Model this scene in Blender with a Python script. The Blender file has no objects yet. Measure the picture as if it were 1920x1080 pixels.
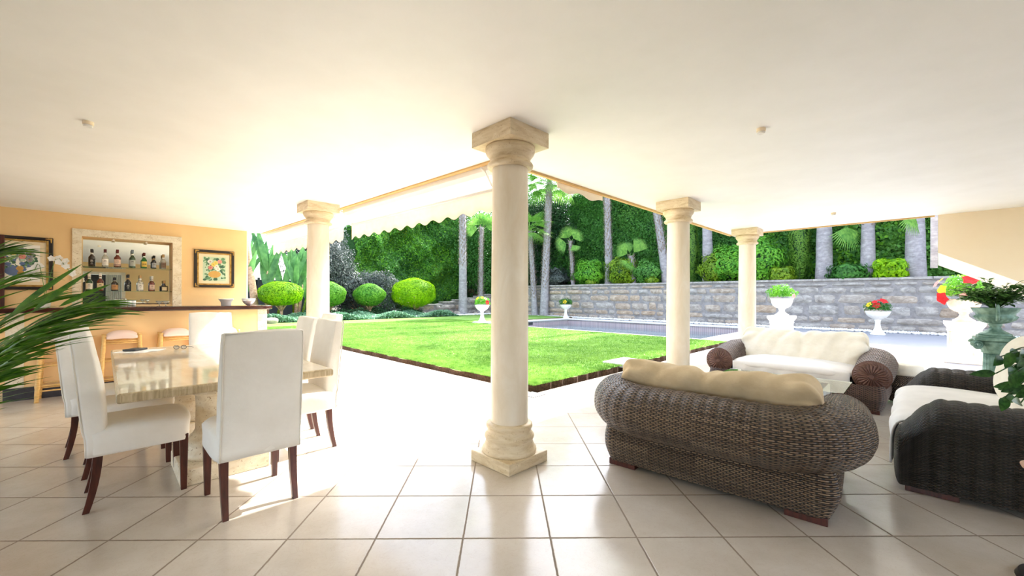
import bpy, bmesh, math, random
import numpy as np
from mathutils import Vector, Matrix
PI = math.pi
random.seed(7)
rng = np.random.default_rng(11)
scene = bpy.context.scene
C = scene.collection

# ------------------------------------------------------------------ camera
F_PX, CX, CY, ROLL, EYE = 761.3, 955.8, 556.9, 0.0036, 1.25
cam_d = bpy.data.cameras.new('camera')
cam_d.sensor_width = 36.0
cam_d.lens = F_PX * 36.0 / 1920.0
cam_d.shift_x = (960 - CX) / 1920.0
cam_d.shift_y = (CY - 540) / 1920.0
cam_d.clip_start = 0.05
cam_d.clip_end = 300
cam = bpy.data.objects.new('camera', cam_d)
cam.location = (0, 0, EYE)
cam.rotation_euler = (math.radians(90), -ROLL, 0)
C.objects.link(cam)
scene.camera = cam

# ------------------------------------------------------------------ light and exposure
scene.view_settings.view_transform = 'Standard'
scene.view_settings.look = 'None'
scene.view_settings.gamma = 1.0
scene.view_settings.use_curve_mapping = False
scene.view_settings.exposure = 2.68
scene.cycles.max_bounces = 14
scene.cycles.diffuse_bounces = 8
scene.cycles.transparent_max_bounces = 12
SUN_AZ = math.radians(45)       # to the right of the view direction
SUN_EL = math.radians(46)
world = bpy.data.worlds.new('world')
scene.world = world
world.use_nodes = True
wn = world.node_tree.nodes
wn.clear()
w_out = wn.new('ShaderNodeOutputWorld')
w_bg = wn.new('ShaderNodeBackground')
w_sky = wn.new('ShaderNodeTexSky')
w_sky.sky_type = 'NISHITA'
w_sky.sun_disc = False
w_sky.sun_elevation = SUN_EL
w_sky.sun_rotation = SUN_AZ
w_sky.air_density = 1.0
w_sky.dust_density = 3.0
w_sky.ozone_density = 0.6
w_bg.inputs['Strength'].default_value = 0.17
w_hs = wn.new('ShaderNodeHueSaturation')
w_hs.inputs['Saturation'].default_value = 0.62
world.node_tree.links.new(w_sky.outputs[0], w_hs.inputs['Color'])
world.node_tree.links.new(w_hs.outputs[0], w_bg.inputs['Color'])
world.node_tree.links.new(w_bg.outputs[0], w_out.inputs['Surface'])
sun_d = bpy.data.lights.new('sun', 'SUN')
sun_d.energy = 2.5
sun_d.angle = math.radians(0.8)
sun_d.color = (1.0, 0.975, 0.965)
sun = bpy.data.objects.new('sun', sun_d)
sd = Vector((math.sin(SUN_AZ) * math.cos(SUN_EL), math.cos(SUN_AZ) * math.cos(SUN_EL), math.sin(SUN_EL)))
sun.rotation_euler = sd.to_track_quat('Z', 'Y').to_euler()
sun.location = (8, 8, 12)
C.objects.link(sun)

# ------------------------------------------------------------------ helpers
R45 = math.radians(45)
S2 = math.sqrt(2)

def ab(a, b, z=0.0):
    """house axes (a away to the right, b away to the left) to world"""
    return ((a - b) / S2, (a + b) / S2, z)

class MB:
    def __init__(s):
        s.v = []; s.f = []; s.uv = {}; s.mi = []
        s.cur = 0
    def add(s, vs, fs, uvs=None):
        o = len(s.v)
        s.v.extend([tuple(p) for p in vs])
        for i, f in enumerate(fs):
            s.f.append(tuple(o + k for k in f))
            s.mi.append(s.cur)
            if uvs is not None:
                s.uv[len(s.f) - 1] = uvs[i]
        return s
    def box(s, c, size, rz=0.0, taper=None):
        x, y, z = [q / 2 for q in size]
        vs = []
        for sz in (-1, 1):
            t = 1.0 if (taper is None or sz < 0) else taper
            for sx, sy in ((-1, -1), (1, -1), (1, 1), (-1, 1)):
                px, py = sx * x * t, sy * y * t
                vs.append((c[0] + px * math.cos(rz) - py * math.sin(rz), c[1] + px * math.sin(rz) + py * math.cos(rz), c[2] + sz * z))
        s.add(vs, [(3, 2, 1, 0), (4, 5, 6, 7), (0, 1, 5, 4), (1, 2, 6, 5), (2, 3, 7, 6), (3, 0, 4, 7)])
        return s
    def prism(s, poly, z0, z1):
        n = len(poly)
        vs = [(p[0], p[1], z0) for p in poly] + [(p[0], p[1], z1) for p in poly]
        fs = [tuple(reversed(range(n))), tuple(range(n, 2 * n))]
        for i in range(n):
            j = (i + 1) % n
            fs.append((i, j, n + j, n + i))
        s.add(vs, fs)
        return s
    def lathe(s, prof, seg=32, c=(0, 0, 0), caps=True, wob=None):
        vs = []; fs = []
        n = len(prof)
        for i, (r, z) in enumerate(prof):
            for k in range(seg):
                a = 2 * PI * k / seg
                rr = r if wob is None else wob(r, z, a)
                vs.append((c[0] + rr * math.cos(a), c[1] + rr * math.sin(a), c[2] + z))
        for i in range(n - 1):
            for k in range(seg):
                k2 = (k + 1) % seg
                fs.append((i * seg + k, i * seg + k2, (i + 1) * seg + k2, (i + 1) * seg + k))
        if caps:
            fs.append(tuple(reversed(range(seg))))
            fs.append(tuple(range((n - 1) * seg, n * seg)))
        s.add(vs, fs)
        return s
    def tube(s, pts, rad, seg=10, caps=True):
        pts = [Vector(p) for p in pts]
        n = len(pts)
        if not hasattr(rad, '__len__'):
            rad = [rad] * n
        vs = []; fs = []
        t0 = (pts[1] - pts[0]).normalized()
        up = Vector((0, 0, 1)) if abs(t0.z) < 0.9 else Vector((1, 0, 0))
        nrm = (up - t0 * up.dot(t0)).normalized()
        for i in range(n):
            t = (pts[min(i + 1, n - 1)] - pts[max(i - 1, 0)]).normalized()
            nrm = (nrm - t * nrm.dot(t)).normalized()
            bi = t.cross(nrm)
            for k in range(seg):
                a = 2 * PI * k / seg
                vs.append(pts[i] + (nrm * math.cos(a) + bi * math.sin(a)) * rad[i])
        for i in range(n - 1):
            for k in range(seg):
                k2 = (k + 1) % seg
                fs.append((i * seg + k, i * seg + k2, (i + 1) * seg + k2, (i + 1) * seg + k))
        if caps:
            fs.append(tuple(reversed(range(seg))))
            fs.append(tuple(range((n - 1) * seg, n * seg)))
        s.add(vs, fs)
        return s
    def grid(s, P, closed_j=False, closed_i=False, uv=None):
        """P: array ni x nj x 3"""
        ni, nj = len(P), len(P[0])
        vs = [tuple(P[i][j]) for i in range(ni) for j in range(nj)]
        fs = []; uvs = []
        for i in range(ni if closed_i else ni - 1):
            i2 = (i + 1) % ni
            for j in range(nj if closed_j else nj - 1):
                j2 = (j + 1) % nj
                fs.append((i * nj + j, i2 * nj + j, i2 * nj + j2, i * nj + j2))
                if uv is not None:
                    ju = j + 1
                    uvs.append((uv(i, j), uv(i + 1, j), uv(i + 1, ju), uv(i, ju)))
        s.add(vs, fs, uvs if uv is not None else None)
        return s
    def disc(s, c, r, nrm=(0, 0, 1), seg=12, sx=1.0):
        n = Vector(nrm).normalized()
        up = Vector((0, 0, 1)) if abs(n.z) < 0.9 else Vector((1, 0, 0))
        a = up.cross(n).normalized(); b = n.cross(a)
        s.add([Vector(c) + a * math.cos(2 * PI * k / seg) * r * sx + b * math.sin(2 * PI * k / seg) * r for k in range(seg)], [tuple(range(seg))])
        return s
    def build(s, name, mats, parent=None, smooth=False, bevel=0.0, bseg=2, sub=0, loc=None, rz=None, auto=None, flat_ok=False):
        me = bpy.data.meshes.new(name)
        me.from_pydata(s.v, [], s.f)
        if not isinstance(mats, (list, tuple)):
            mats = [mats]
        for m in mats:
            me.materials.append(m)
        if any(s.mi):
            me.polygons.foreach_set('material_index', s.mi)
        if s.uv:
            lay = me.uv_layers.new(name='UVMap')
            for p in me.polygons:
                u = s.uv.get(p.index)
                if u:
                    for k, li in enumerate(p.loop_indices):
                        lay.data[li].uv = u[k]
        if smooth:
            me.polygons.foreach_set('use_smooth', [True] * len(me.polygons))
        if not flat_ok and len(s.f) < 60000:
            bm = bmesh.new(); bm.from_mesh(me)
            bmesh.ops.recalc_face_normals(bm, faces=bm.faces)
            bm.to_mesh(me); bm.free()
        me.update()
        o = bpy.data.objects.new(name, me)
        C.objects.link(o)
        if parent is not None:
            o.parent = parent
        if loc is not None:
            o.location = loc
        if rz is not None:
            o.rotation_euler.z = rz
        if bevel > 0:
            b = o.modifiers.new('bevel', 'BEVEL'); b.width = bevel; b.segments = bseg; b.limit_method = 'ANGLE'; b.angle_limit = math.radians(40)
            if smooth or auto:
                b.harden_normals = True
        if sub:
            m = o.modifiers.new('sub', 'SUBSURF'); m.levels = sub; m.render_levels = sub
        if auto:
            md = me
            me.polygons.foreach_set('use_smooth', [True] * len(me.polygons))
            bm = bmesh.new(); bm.from_mesh(me)
            for e in bm.edges:
                if len(e.link_faces) == 2 and e.calc_face_angle(0) > math.radians(auto):
                    e.smooth = False
            bm.to_mesh(me); bm.free()
        return o

def raw_mesh(name, V, Fq, mats, parent=None, smooth=False, mi=None):
    """numpy verts Nx3, faces Mxk (all the same size)"""
    me = bpy.data.meshes.new(name)
    k = Fq.shape[1]
    me.vertices.add(len(V)); me.vertices.foreach_set('co', np.ascontiguousarray(V, dtype=np.float32).ravel())
    me.loops.add(Fq.size); me.loops.foreach_set('vertex_index', np.ascontiguousarray(Fq, dtype=np.int32).ravel())
    me.polygons.add(len(Fq))
    me.polygons.foreach_set('loop_start', np.arange(0, Fq.size, k, dtype=np.int32))
    me.polygons.foreach_set('loop_total', np.full(len(Fq), k, dtype=np.int32))
    if not isinstance(mats, (list, tuple)):
        mats = [mats]
    for m in mats:
        me.materials.append(m)
    if mi is not None:
        me.polygons.foreach_set('material_index', np.ascontiguousarray(mi, dtype=np.int32))
    if smooth:
        me.polygons.foreach_set('use_smooth', np.ones(len(Fq), dtype=bool))
    me.update(); me.validate()
    o = bpy.data.objects.new(name, me)
    C.objects.link(o)
    if parent is not None:
        o.parent = parent
    return o

def tag(o, label=None, cat=None, group=None, kind=None):
    if label: o['label'] = label
    if cat: o['category'] = cat
    if group: o['group'] = group
    if kind: o['kind'] = kind
    return o

def empty(name, loc=(0, 0, 0), rz=0.0):
    o = bpy.data.objects.new(name, None)
    o.empty_display_size = 0.1
    C.objects.link(o)
    o.location = loc
    o.rotation_euler = (0, 0, rz)
    return o

def children(o):
    return [c for c in bpy.data.objects if c.parent == o]

def copy_tree(o, parent=None):
    c = o.copy(); C.objects.link(c)
    c.parent = parent
    for ch in children(o):
        copy_tree(ch, c)
    return c

def dup(o, loc, rz, label=None, group=None):
    c = copy_tree(o)
    c.location = loc; c.rotation_euler.z = rz
    if label: c['label'] = label
    if group: c['group'] = group
    return c

# ------------------------------------------------------------------ materials
def srgb(r, g, b):
    def f(c):
        c /= 255.0
        return c / 12.92 if c <= 0.04045 else ((c + 0.055) / 1.055) ** 2.4
    return (f(r), f(g), f(b), 1.0)

class NT:
    def __init__(s, name):
        s.m = bpy.data.materials.new(name); s.m.use_nodes = True
        s.t = s.m.node_tree; s.n = s.t.nodes; s.l = s.t.links
        s.p = s.n['Principled BSDF']; s.out = s.n['Material Output']
    def node(s, typ, **kw):
        n = s.n.new(typ)
        for k, v in kw.items():
            setattr(n, k, v)
        return n
    def link(s, a, b):
        s.l.new(a, b)
    def coord(s, kind='Object', scale=(1, 1, 1), rot=(0, 0, 0), loc=(0, 0, 0)):
        tc = s.node('ShaderNodeTexCoord'); mp = s.node('ShaderNodeMapping')
        mp.inputs['Scale'].default_value = scale; mp.inputs['Rotation'].default_value = rot; mp.inputs['Location'].default_value = loc
        s.link(tc.outputs[kind], mp.inputs['Vector'])
        return mp.outputs['Vector']
    def noise(s, vec, scale, detail=4, rough=0.55, dist=0.0):
        n = s.node('ShaderNodeTexNoise')
        n.inputs['Scale'].default_value = scale; n.inputs['Detail'].default_value = detail
        n.inputs['Roughness'].default_value = rough; n.inputs['Distortion'].default_value = dist
        if vec is not None: s.link(vec, n.inputs['Vector'])
        return n.outputs['Fac']
    def ramp(s, fac, stops):
        r = s.node('ShaderNodeValToRGB')
        e = r.color_ramp.elements
        while len(e) < len(stops): e.new(0.5)
        for k, (p, c) in enumerate(stops):
            e[k].position = p; e[k].color = c if len(c) == 4 else (*c, 1)
        s.link(fac, r.inputs['Fac'])
        return r.outputs['Color']
    def mix(s, fac, a, b, mode='MIX'):
        m = s.node('ShaderNodeMix', data_type='RGBA', blend_type=mode)
        for inp, v in ((m.inputs[0], fac), (m.inputs[6], a), (m.inputs[7], b)):
            if hasattr(v, 'is_output'): s.link(v, inp)
            else: inp.default_value = v
        return m.outputs[2]
    def math(s, op, a, b=None, c=None, clamp=False):
        m = s.node('ShaderNodeMath', operation=op); m.use_clamp = clamp
        for i, v in enumerate((a, b, c)):
            if v is None: continue
            if hasattr(v, 'is_output'): s.link(v, m.inputs[i])
            else: m.inputs[i].default_value = v
        return m.outputs[0]
    def color(s, c):
        if hasattr(c, 'is_output'): s.link(c, s.p.inputs['Base Color'])
        else: s.p.inputs['Base Color'].default_value = c
        return s
    def rough(s, r):
        if hasattr(r, 'is_output'): s.link(r, s.p.inputs['Roughness'])
        else: s.p.inputs['Roughness'].default_value = r
        return s
    def bump(s, h, strength=0.3, dist=0.01):
        b = s.node('ShaderNodeBump'); b.inputs['Strength'].default_value = strength; b.inputs['Distance'].default_value = dist
        s.link(h, b.inputs['Height']); s.link(b.outputs['Normal'], s.p.inputs['Normal'])
        return s

def m_noise(name, c1, c2, scale=8, rough=0.6, bump=0.0, bscale=None, dist=0.01, sc=(1, 1, 1), spec=None, metal=0.0, detail=5, lo=0.3, hi=0.7):
    t = NT(name)
    v = t.coord(scale=sc)
    f = t.noise(v, scale, detail)
    t.color(t.ramp(f, [(lo, c1), (hi, c2)])).rough(rough)
    if bump:
        t.bump(t.noise(v, bscale or scale * 4, 6), bump, dist)
    if spec is not None: t.p.inputs['Specular IOR Level'].default_value = spec
    t.p.inputs['Metallic'].default_value = metal
    return t.m

def m_leaf(name, c1, c2, scale=3.0, rough=0.5, trans=0.35):
    t = NT(name)
    v = t.coord()
    f = t.noise(v, scale, 3)
    f2 = t.noise(v, scale * 9, 2)
    fm = t.math('MULTIPLY_ADD', f2, 0.6, t.math('MULTIPLY', f, 0.5))
    col = t.ramp(fm, [(0.38, c1), (0.68, c2)])
    t.color(col).rough(rough)
    t.p.inputs['Specular IOR Level'].default_value = 0.35
    tr = t.node('ShaderNodeBsdfTranslucent')
    t.link(col, tr.inputs['Color'])
    mx = t.node('ShaderNodeMixShader'); mx.inputs[0].default_value = trans
    t.link(t.p.outputs[0], mx.inputs[1]); t.link(tr.outputs[0], mx.inputs[2])
    t.link(mx.outputs[0], t.out.inputs['Surface'])
    return t.m

def m_tiles():
    t = NT('cream_floor_tile')
    tc = t.node('ShaderNodeTexCoord')
    sep = t.node('ShaderNodeSeparateXYZ')
    mp = t.node('ShaderNodeMapping')
    S = 0.4517
    mp.vector_type = 'TEXTURE'
    mp.inputs['Location'].default_value = (-0.237, 2.1006, 0)
    mp.inputs['Rotation'].default_value = (0, 0, 0.0154)
    mp.inputs['Scale'].default_value = (S, S, S)
    t.link(tc.outputs['Object'], mp.inputs['Vector'])
    t.link(mp.outputs['Vector'], sep.inputs[0])
    wob = t.noise(tc.outputs['Object'], 40, 3)
    wobc = t.math('MULTIPLY', t.math('SUBTRACT', wob, 0.5), 0.012)
    ds = []
    for ax in (0, 1):
        x = t.math('ADD', sep.outputs[ax], wobc)
        fr = t.math('FRACT', x)
        d = t.math('ABSOLUTE', t.math('SUBTRACT', fr, 0.5))       # .5 at the joint
        ds.append(t.math('SUBTRACT', 0.5, d))
    dmin = t.math('MINIMUM', ds[0], ds[1])
    grout = t.math('LESS_THAN', dmin, 0.0105)
    # one colour shift per tile
    fl = t.node('ShaderNodeVectorMath', operation='FLOOR'); t.link(mp.outputs['Vector'], fl.inputs[0])
    wn_ = t.node('ShaderNodeTexWhiteNoise', noise_dimensions='3D'); t.link(fl.outputs[0], wn_.inputs['Vector'])
    v = tc.outputs['Object']
    cloud = t.noise(v, 3.0, 6, 0.6)
    vein = t.noise(v, 14.0, 8, 0.7, 1.2)
    base = t.ramp(cloud, [(0.3, srgb(190, 181, 167)), (0.7, srgb(208, 201, 190))])
    crack = t.math('LESS_THAN', t.math('ABSOLUTE', t.math('SUBTRACT', vein, 0.5)), 0.006)
    base = t.mix(t.math('MULTIPLY', crack, 0.28), base, srgb(165, 140, 112))
    base = t.mix(t.math('MULTIPLY', wn_.outputs['Value'], 0.16), base, srgb(186, 166, 138))
    col = t.mix(grout, base, srgb(136, 122, 106))
    t.color(col)
    r = t.math('MULTIPLY_ADD', t.noise(v, 9, 4), 0.16, 0.10)
    t.p.inputs['IOR'].default_value = 1.55
    t.rough(t.math('MAXIMUM', r, t.math('MULTIPLY', grout, 0.8)))
    h = t.math('MINIMUM', t.math('MULTIPLY', dmin, 60), 1.0)
    h = t.math('ADD', h, t.math('MULTIPLY', cloud, 0.25))
    t.bump(h, 0.5, 0.003)
    return t.m

def m_wicker(name, c_hi, c_lo, c_dark, px=0.035, pz=0.0115, rib=0.07):
    """strands run along u, stakes along v; uv in metres"""
    t = NT(name)
    tc = t.node('ShaderNodeTexCoord'); sep = t.node('ShaderNodeSeparateXYZ')
    t.link(tc.outputs['UV'], sep.inputs[0])
    u, v = sep.outputs[0], sep.outputs[1]
    row = t.math('FLOOR', t.math('DIVIDE', v, pz))
    par = t.math('MODULO', t.math('ABSOLUTE', row), 2.0)
    sv = t.math('ABSOLUTE', t.math('SINE', t.math('MULTIPLY', v, PI / pz)))
    uu = t.math('MULTIPLY', u, PI / (px / 2))
    su = t.math('SINE', t.math('ADD', uu, t.math('MULTIPLY', par, PI)))
    over = t.math('MULTIPLY_ADD', su, 0.5, 0.5)
    h = t.math('MULTIPLY', t.math('POWER', sv, 0.6), t.math('MULTIPLY_ADD', over, 0.75, 0.25))
    ru = t.math('ABSOLUTE', t.math('SINE', t.math('MULTIPLY', u, PI / rib)))
    h = t.math('MULTIPLY', h, t.math('MINIMUM', t.math('MULTIPLY_ADD', ru, 2.6, 0.62), 1.0))
    wn_ = t.node('ShaderNodeTexWhiteNoise', noise_dimensions='2D')
    cmb = t.node('ShaderNodeCombineXYZ')
    t.link(row, cmb.inputs[0]); t.link(t.math('FLOOR', t.math('DIVIDE', u, 0.31)), cmb.inputs[1])
    t.link(cmb.outputs[0], wn_.inputs['Vector'])
    col = t.mix(wn_.outputs['Value'], c_lo, c_hi)
    col = t.mix(t.math('LESS_THAN', h, 0.33), col, c_dark)  # shade in the weave gaps and rib valleys, painted into the colour
    t.color(col).rough(0.38)
    t.p.inputs['Specular IOR Level'].default_value = 0.55
    t.bump(h, 1.0, 0.012)
    return t.m

M = {}
def mats():
    M['tile'] = m_tiles()
    M['ceiling'] = m_noise('cream_ceiling_paint', srgb(240, 238, 234), srgb(245, 243, 240), 3, 0.5, 0.03, 60)
    M['peach'] = m_noise('peach_wall_paint', srgb(238, 200, 144), srgb(243, 208, 152), 2.5, 0.75, 0.06, 90)
    M['peach_light'] = m_noise('pale_peach_paint', srgb(250, 230, 198), srgb(252, 235, 206), 2.5, 0.75, 0.05, 90)
    M['tan_edge'] = m_noise('tan_roof_edge', srgb(206, 168, 108), srgb(216, 180, 120), 6, 0.7)
    # travertine: banded cream stone
    def trav(name, c1, c2, c3, sc=(2, 2, 9), pit=0.5, rough=0.45):
        t = NT(name)
        v = t.coord(scale=sc)
        f = t.noise(v, 3.5, 7, 0.62, 0.6)
        col = t.ramp(f, [(0.28, c1), (0.5, c2), (0.72, c3)])
        v2 = t.coord(scale=(1, 1, 1))
        pits = t.noise(v2, 70, 3, 0.7)
        pm = t.math('MULTIPLY', t.math('LESS_THAN', pits, 0.36), pit)
        col = t.mix(pm, col, srgb(150, 116, 72))
        t.color(col).rough(rough)
        t.bump(t.math('MULTIPLY_ADD', pm, -1.0, f), 0.25, 0.004)
        return t.m
    M['travertine'] = trav('travertine', srgb(196, 172, 132), srgb(220, 202, 168), srgb(234, 220, 194))
    M['travertine_plain'] = trav('honed_travertine', srgb(224, 210, 184), srgb(233, 221, 200), srgb(240, 231, 214), (2, 2, 0.7), 0.03, 0.3)
    M['travertine_rough'] = trav('pitted_travertine', srgb(214, 196, 162), srgb(232, 220, 194), srgb(242, 232, 212), (3, 3, 5), 0.9, 0.6)
    M['table_stone'] = trav('polished_travertine', srgb(214, 202, 178), srgb(226, 216, 196), srgb(236, 229, 213), (3, 0.8, 3), 0.0, 0.03)
    bpy.data.materials['polished_travertine'].node_tree.nodes['Principled BSDF'].inputs['IOR'].default_value = 1.9
    for l_ in list(bpy.data.materials['polished_travertine'].node_tree.nodes['Principled BSDF'].inputs['Normal'].links): bpy.data.materials['polished_travertine'].node_tree.links.remove(l_)
    M['table_edge'] = trav('banded_travertine_edge', srgb(150, 130, 100), srgb(190, 172, 138), srgb(214, 200, 172), (14, 14, 1), 0.0, 0.3)
    M['white_wood'] = m_noise('white_fascia', srgb(240, 238, 232), srgb(246, 244, 240), 4, 0.5)
    M['awning'] = m_leaf('cream_awning_canvas', srgb(244, 232, 212), srgb(248, 238, 222), 1.5, 0.8, 0.3)
    M['awning_metal'] = m_noise('white_awning_metal', srgb(235, 233, 228), srgb(242, 240, 236), 5, 0.3)
    M['dark_metal'] = m_noise('dark_metal', srgb(50, 50, 52), srgb(70, 70, 72), 12, 0.4, metal=0.6)
    M['slip'] = m_noise('white_slipcover_fabric', srgb(232, 228, 220), srgb(242, 239, 233), 5, 0.55, 0.25, 9, 0.02)
    M['slip_piping'] = m_noise('slipcover_piping', srgb(222, 216, 204), srgb(230, 224, 214), 8, 0.6)
    M['dark_wood'] = m_noise('dark_stained_wood', srgb(52, 22, 16), srgb(92, 44, 32), 6, 0.3, sc=(8, 8, 1))
    M['bar_wood'] = m_noise('dark_polished_bar_wood', srgb(40, 20, 16), srgb(72, 38, 30), 5, 0.12, sc=(1, 8, 8))
    M['black_stone'] = m_noise('black_slate_base', srgb(38, 38, 44), srgb(62, 62, 70), 10, 0.35, 0.3, 30)
    M['bamboo'] = m_noise('honey_bamboo', srgb(206, 158, 84), srgb(232, 192, 122), 7, 0.35, sc=(4, 4, 18))
    M['pink_cushion'] = m_noise('pale_pink_vinyl', srgb(226, 196, 182), srgb(234, 208, 196), 5, 0.4)
    M['linen'] = m_noise('natural_linen_throw', srgb(208, 184, 144), srgb(224, 203, 166), 9, 0.85, 0.35, 25, 0.01)
    M['linen_pale'] = m_noise('cream_cotton_throw', srgb(238, 230, 212), srgb(246, 240, 226), 9, 0.85, 0.3, 22, 0.01)
    M['cotton'] = m_noise('white_cotton_cover', srgb(236, 234, 232), srgb(244, 242, 240), 8, 0.8, 0.3, 20, 0.01)
    M['wicker'] = m_wicker('brown_wicker', srgb(146, 122, 98), srgb(92, 72, 56), srgb(26, 18, 14))
    M['wicker_dark'] = m_wicker('dark_brown_wicker', srgb(66, 55, 48), srgb(36, 29, 25), srgb(10, 8, 7))
    M['wicker_red'] = m_wicker('reddish_brown_wicker', srgb(128, 98, 86), srgb(88, 64, 56), srgb(30, 18, 15), 0.034, 0.011)
    M['rattan'] = m_noise('reddish_rattan', srgb(92, 62, 54), srgb(122, 88, 76), 20, 0.4, 0.5, 90, 0.004)
    M['black_gap'] = m_noise('inner_frame_dark_wood', srgb(20, 14, 11), srgb(30, 20, 16), 8, 0.7)  # near-black wood for the seat decks under the cushions
    t = NT('clear_green_glass'); t.color((0.86, 0.97, 0.92, 1)).rough(0.02)
    t.p.inputs['Transmission Weight'].default_value = 1.0; t.p.inputs['IOR'].default_value = 1.45
    M['glass'] = t.m
    t = NT('clear_bottle_glass'); t.color((0.95, 0.98, 0.96, 1)).rough(0.03)
    t.p.inputs['Transmission Weight'].default_value = 0.9; t.p.inputs['IOR'].default_value = 1.45
    M['clear'] = t.m
    t = NT('mirror_glass'); t.color((0.86, 0.9, 0.86, 1)).rough(0.0); t.p.inputs['Metallic'].default_value = 1.0
    M['mirror'] = t.m
    t = NT('polished_silver'); t.color((0.93, 0.92, 0.9, 1)).rough(0.32); t.p.inputs['Metallic'].default_value = 0.55
    t.bump(t.noise(t.coord(), 60, 4), 0.7, 0.004)
    M['silver'] = t.m
    M['patina'] = m_noise('green_patina_iron', srgb(70, 104, 88), srgb(136, 166, 148), 14, 0.5, 0.3, 50, metal=0.2)
    M['white_stone'] = m_noise('white_cast_stone', srgb(226, 222, 212), srgb(240, 237, 230), 10, 0.7, 0.25, 40)
    t = NT('stained_white_marble')
    v = t.coord(scale=(6, 6, 1.2)); f = t.noise(v, 1.3, 6, 0.6, 0.4)
    t.color(t.ramp(f, [(0.3, srgb(206, 160, 116)), (0.42, srgb(236, 218, 200)), (0.6, srgb(243, 236, 228))])).rough(0.6)
    t.bump(t.noise(t.coord(), 40, 4), 0.2, 0.006); M['stained'] = t.m
    M['terracotta'] = m_noise('terracotta', srgb(196, 122, 88), srgb(214, 146, 110), 9, 0.8)
    M['peach_urn'] = m_noise('peach_tinted_stone', srgb(232, 196, 160), srgb(242, 222, 200), 9, 0.7, 0.2, 40)
    M['soil'] = m_noise('dark_soil', srgb(70, 50, 36), srgb(112, 84, 62), 30, 0.95, 0.8, 60, 0.02)
    M['paper'] = m_noise('white_paper', srgb(244, 244, 244), srgb(250, 250, 250), 4, 0.7)
    M['dark_case'] = m_noise('dark_grey_leather', srgb(48, 50, 52), srgb(62, 64, 66), 20, 0.5)
    # marble paving round the pool
    t = NT('pale_stone_paving')
    v = t.coord(); br = t.node('ShaderNodeTexBrick')
    br.offset = 0.0; br.inputs['Scale'].default_value = 1.0
    br.inputs['Mortar Size'].default_value = 0.006; br.inputs['Brick Width'].default_value = 0.9; br.inputs['Row Height'].default_value = 0.9
    br.inputs['Color1'].default_value = srgb(150, 152, 160); br.inputs['Color2'].default_value = srgb(158, 160, 168); br.inputs['Mortar'].default_value = srgb(128, 130, 138)
    mp = t.coord(scale=(1, 1, 1), rot=(0, 0, 0)); t.link(mp, br.inputs['Vector'])
    f = t.noise(v, 2.0, 6, 0.65)
    t.color(t.mix(t.math('MULTIPLY', f, 0.35), br.outputs['Color'], srgb(138, 142, 154))).rough(0.5)
    M['paving'] = t.m
    M['coping'] = m_noise('white_pool_coping', srgb(222, 220, 216), srgb(232, 230, 226), 4, 0.6)
    t = NT('pool_mosaic_tile')
    br = t.node('ShaderNodeTexBrick'); br.offset = 0.0
    br.inputs['Scale'].default_value = 1.0; br.inputs['Brick Width'].default_value = 0.06; br.inputs['Row Height'].default_value = 0.06; br.inputs['Mortar Size'].default_value = 0.004
    br.inputs['Color1'].default_value = srgb(170, 150, 152); br.inputs['Color2'].default_value = srgb(150, 136, 142); br.inputs['Mortar'].default_value = srgb(190, 180, 180)
    t.link(t.coord(), br.inputs['Vector']); t.color(br.outputs['Color']).rough(0.3); M['pool_tile'] = t.m
    M['pool_floor'] = m_noise('pool_floor_plaster', srgb(48, 104, 128), srgb(80, 134, 154), 2, 0.6)
    t = NT('pool_water'); t.color((0.55, 0.75, 0.82, 1)).rough(0.03)
    t.p.inputs['Transmission Weight'].default_value = 0.85; t.p.inputs['IOR'].default_value = 1.33
    t.bump(t.noise(t.coord(scale=(1, 1, 1)), 3.5, 4), 0.35, 0.03); M['water'] = t.m
    M['grass_ground'] = m_noise('lawn_turf', srgb(84, 128, 42), srgb(128, 166, 74), 1.2, 0.9, 0.6, 60, 0.02)
    M['grass_blade'] = m_leaf('grass_blades', srgb(76, 128, 36), srgb(146, 186, 84), 1.1, 0.6, 0.4)
    # stone wall
    t = NT('grey_rubble_stone')
    v = t.coord()
    oi = t.node('ShaderNodeObjectInfo')
    at = t.node('ShaderNodeAttribute', attribute_name='stone'); 
    n1 = t.noise(t.coord(scale=(1, 1, 1.7)), 3.5, 9, 0.72, 0.8)
    grey = t.ramp(n1, [(0.25, srgb(104, 100, 96)), (0.5, srgb(160, 155, 149)), (0.75, srgb(206, 200, 192))])
    tan = t.ramp(n1, [(0.25, srgb(112, 94, 76)), (0.5, srgb(168, 148, 126)), (0.75, srgb(210, 196, 178))])
    t.color(t.mix(at.outputs['Fac'], grey, tan)).rough(0.9)
    t.bump(n1, 0.9, 0.05); M['rubble'] = t.m
    M['mortar'] = m_noise('grey_mortar', srgb(118, 114, 112), srgb(156, 152, 150), 5, 0.95, 0.7, 20, 0.03)
    M['pebble'] = m_noise('white_pebbles', srgb(226, 226, 228), srgb(242, 242, 242), 9, 0.7)
    t = NT('palm_trunk_bark')
    v = t.coord(scale=(1, 1, 1))
    f = t.math('MULTIPLY_ADD', t.noise(t.coord(scale=(1, 1, 5)), 3, 6, 0.7, 0.6), 0.55, t.math('MULTIPLY', t.noise(v, 5, 6, 0.7), 0.55))
    t.color(t.ramp(f, [(0.3, srgb(112, 106, 108)), (0.55, srgb(152, 147, 150)), (0.75, srgb(188, 182, 184))])).rough(0.9); t.bump(f, 0.7, 0.03); M['bark'] = t.m
    M['bark_shag'] = m_noise('shaggy_palm_fibre', srgb(112, 92, 82), srgb(188, 172, 160), 11, 0.9, 0.8, 40, 0.03, sc=(1, 1, 3))
    M['bark_tan'] = m_noise('tan_bark', srgb(150, 112, 84), srgb(214, 184, 150), 9, 0.9, 0.6, 30, 0.02, sc=(1, 1, 3))
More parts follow.
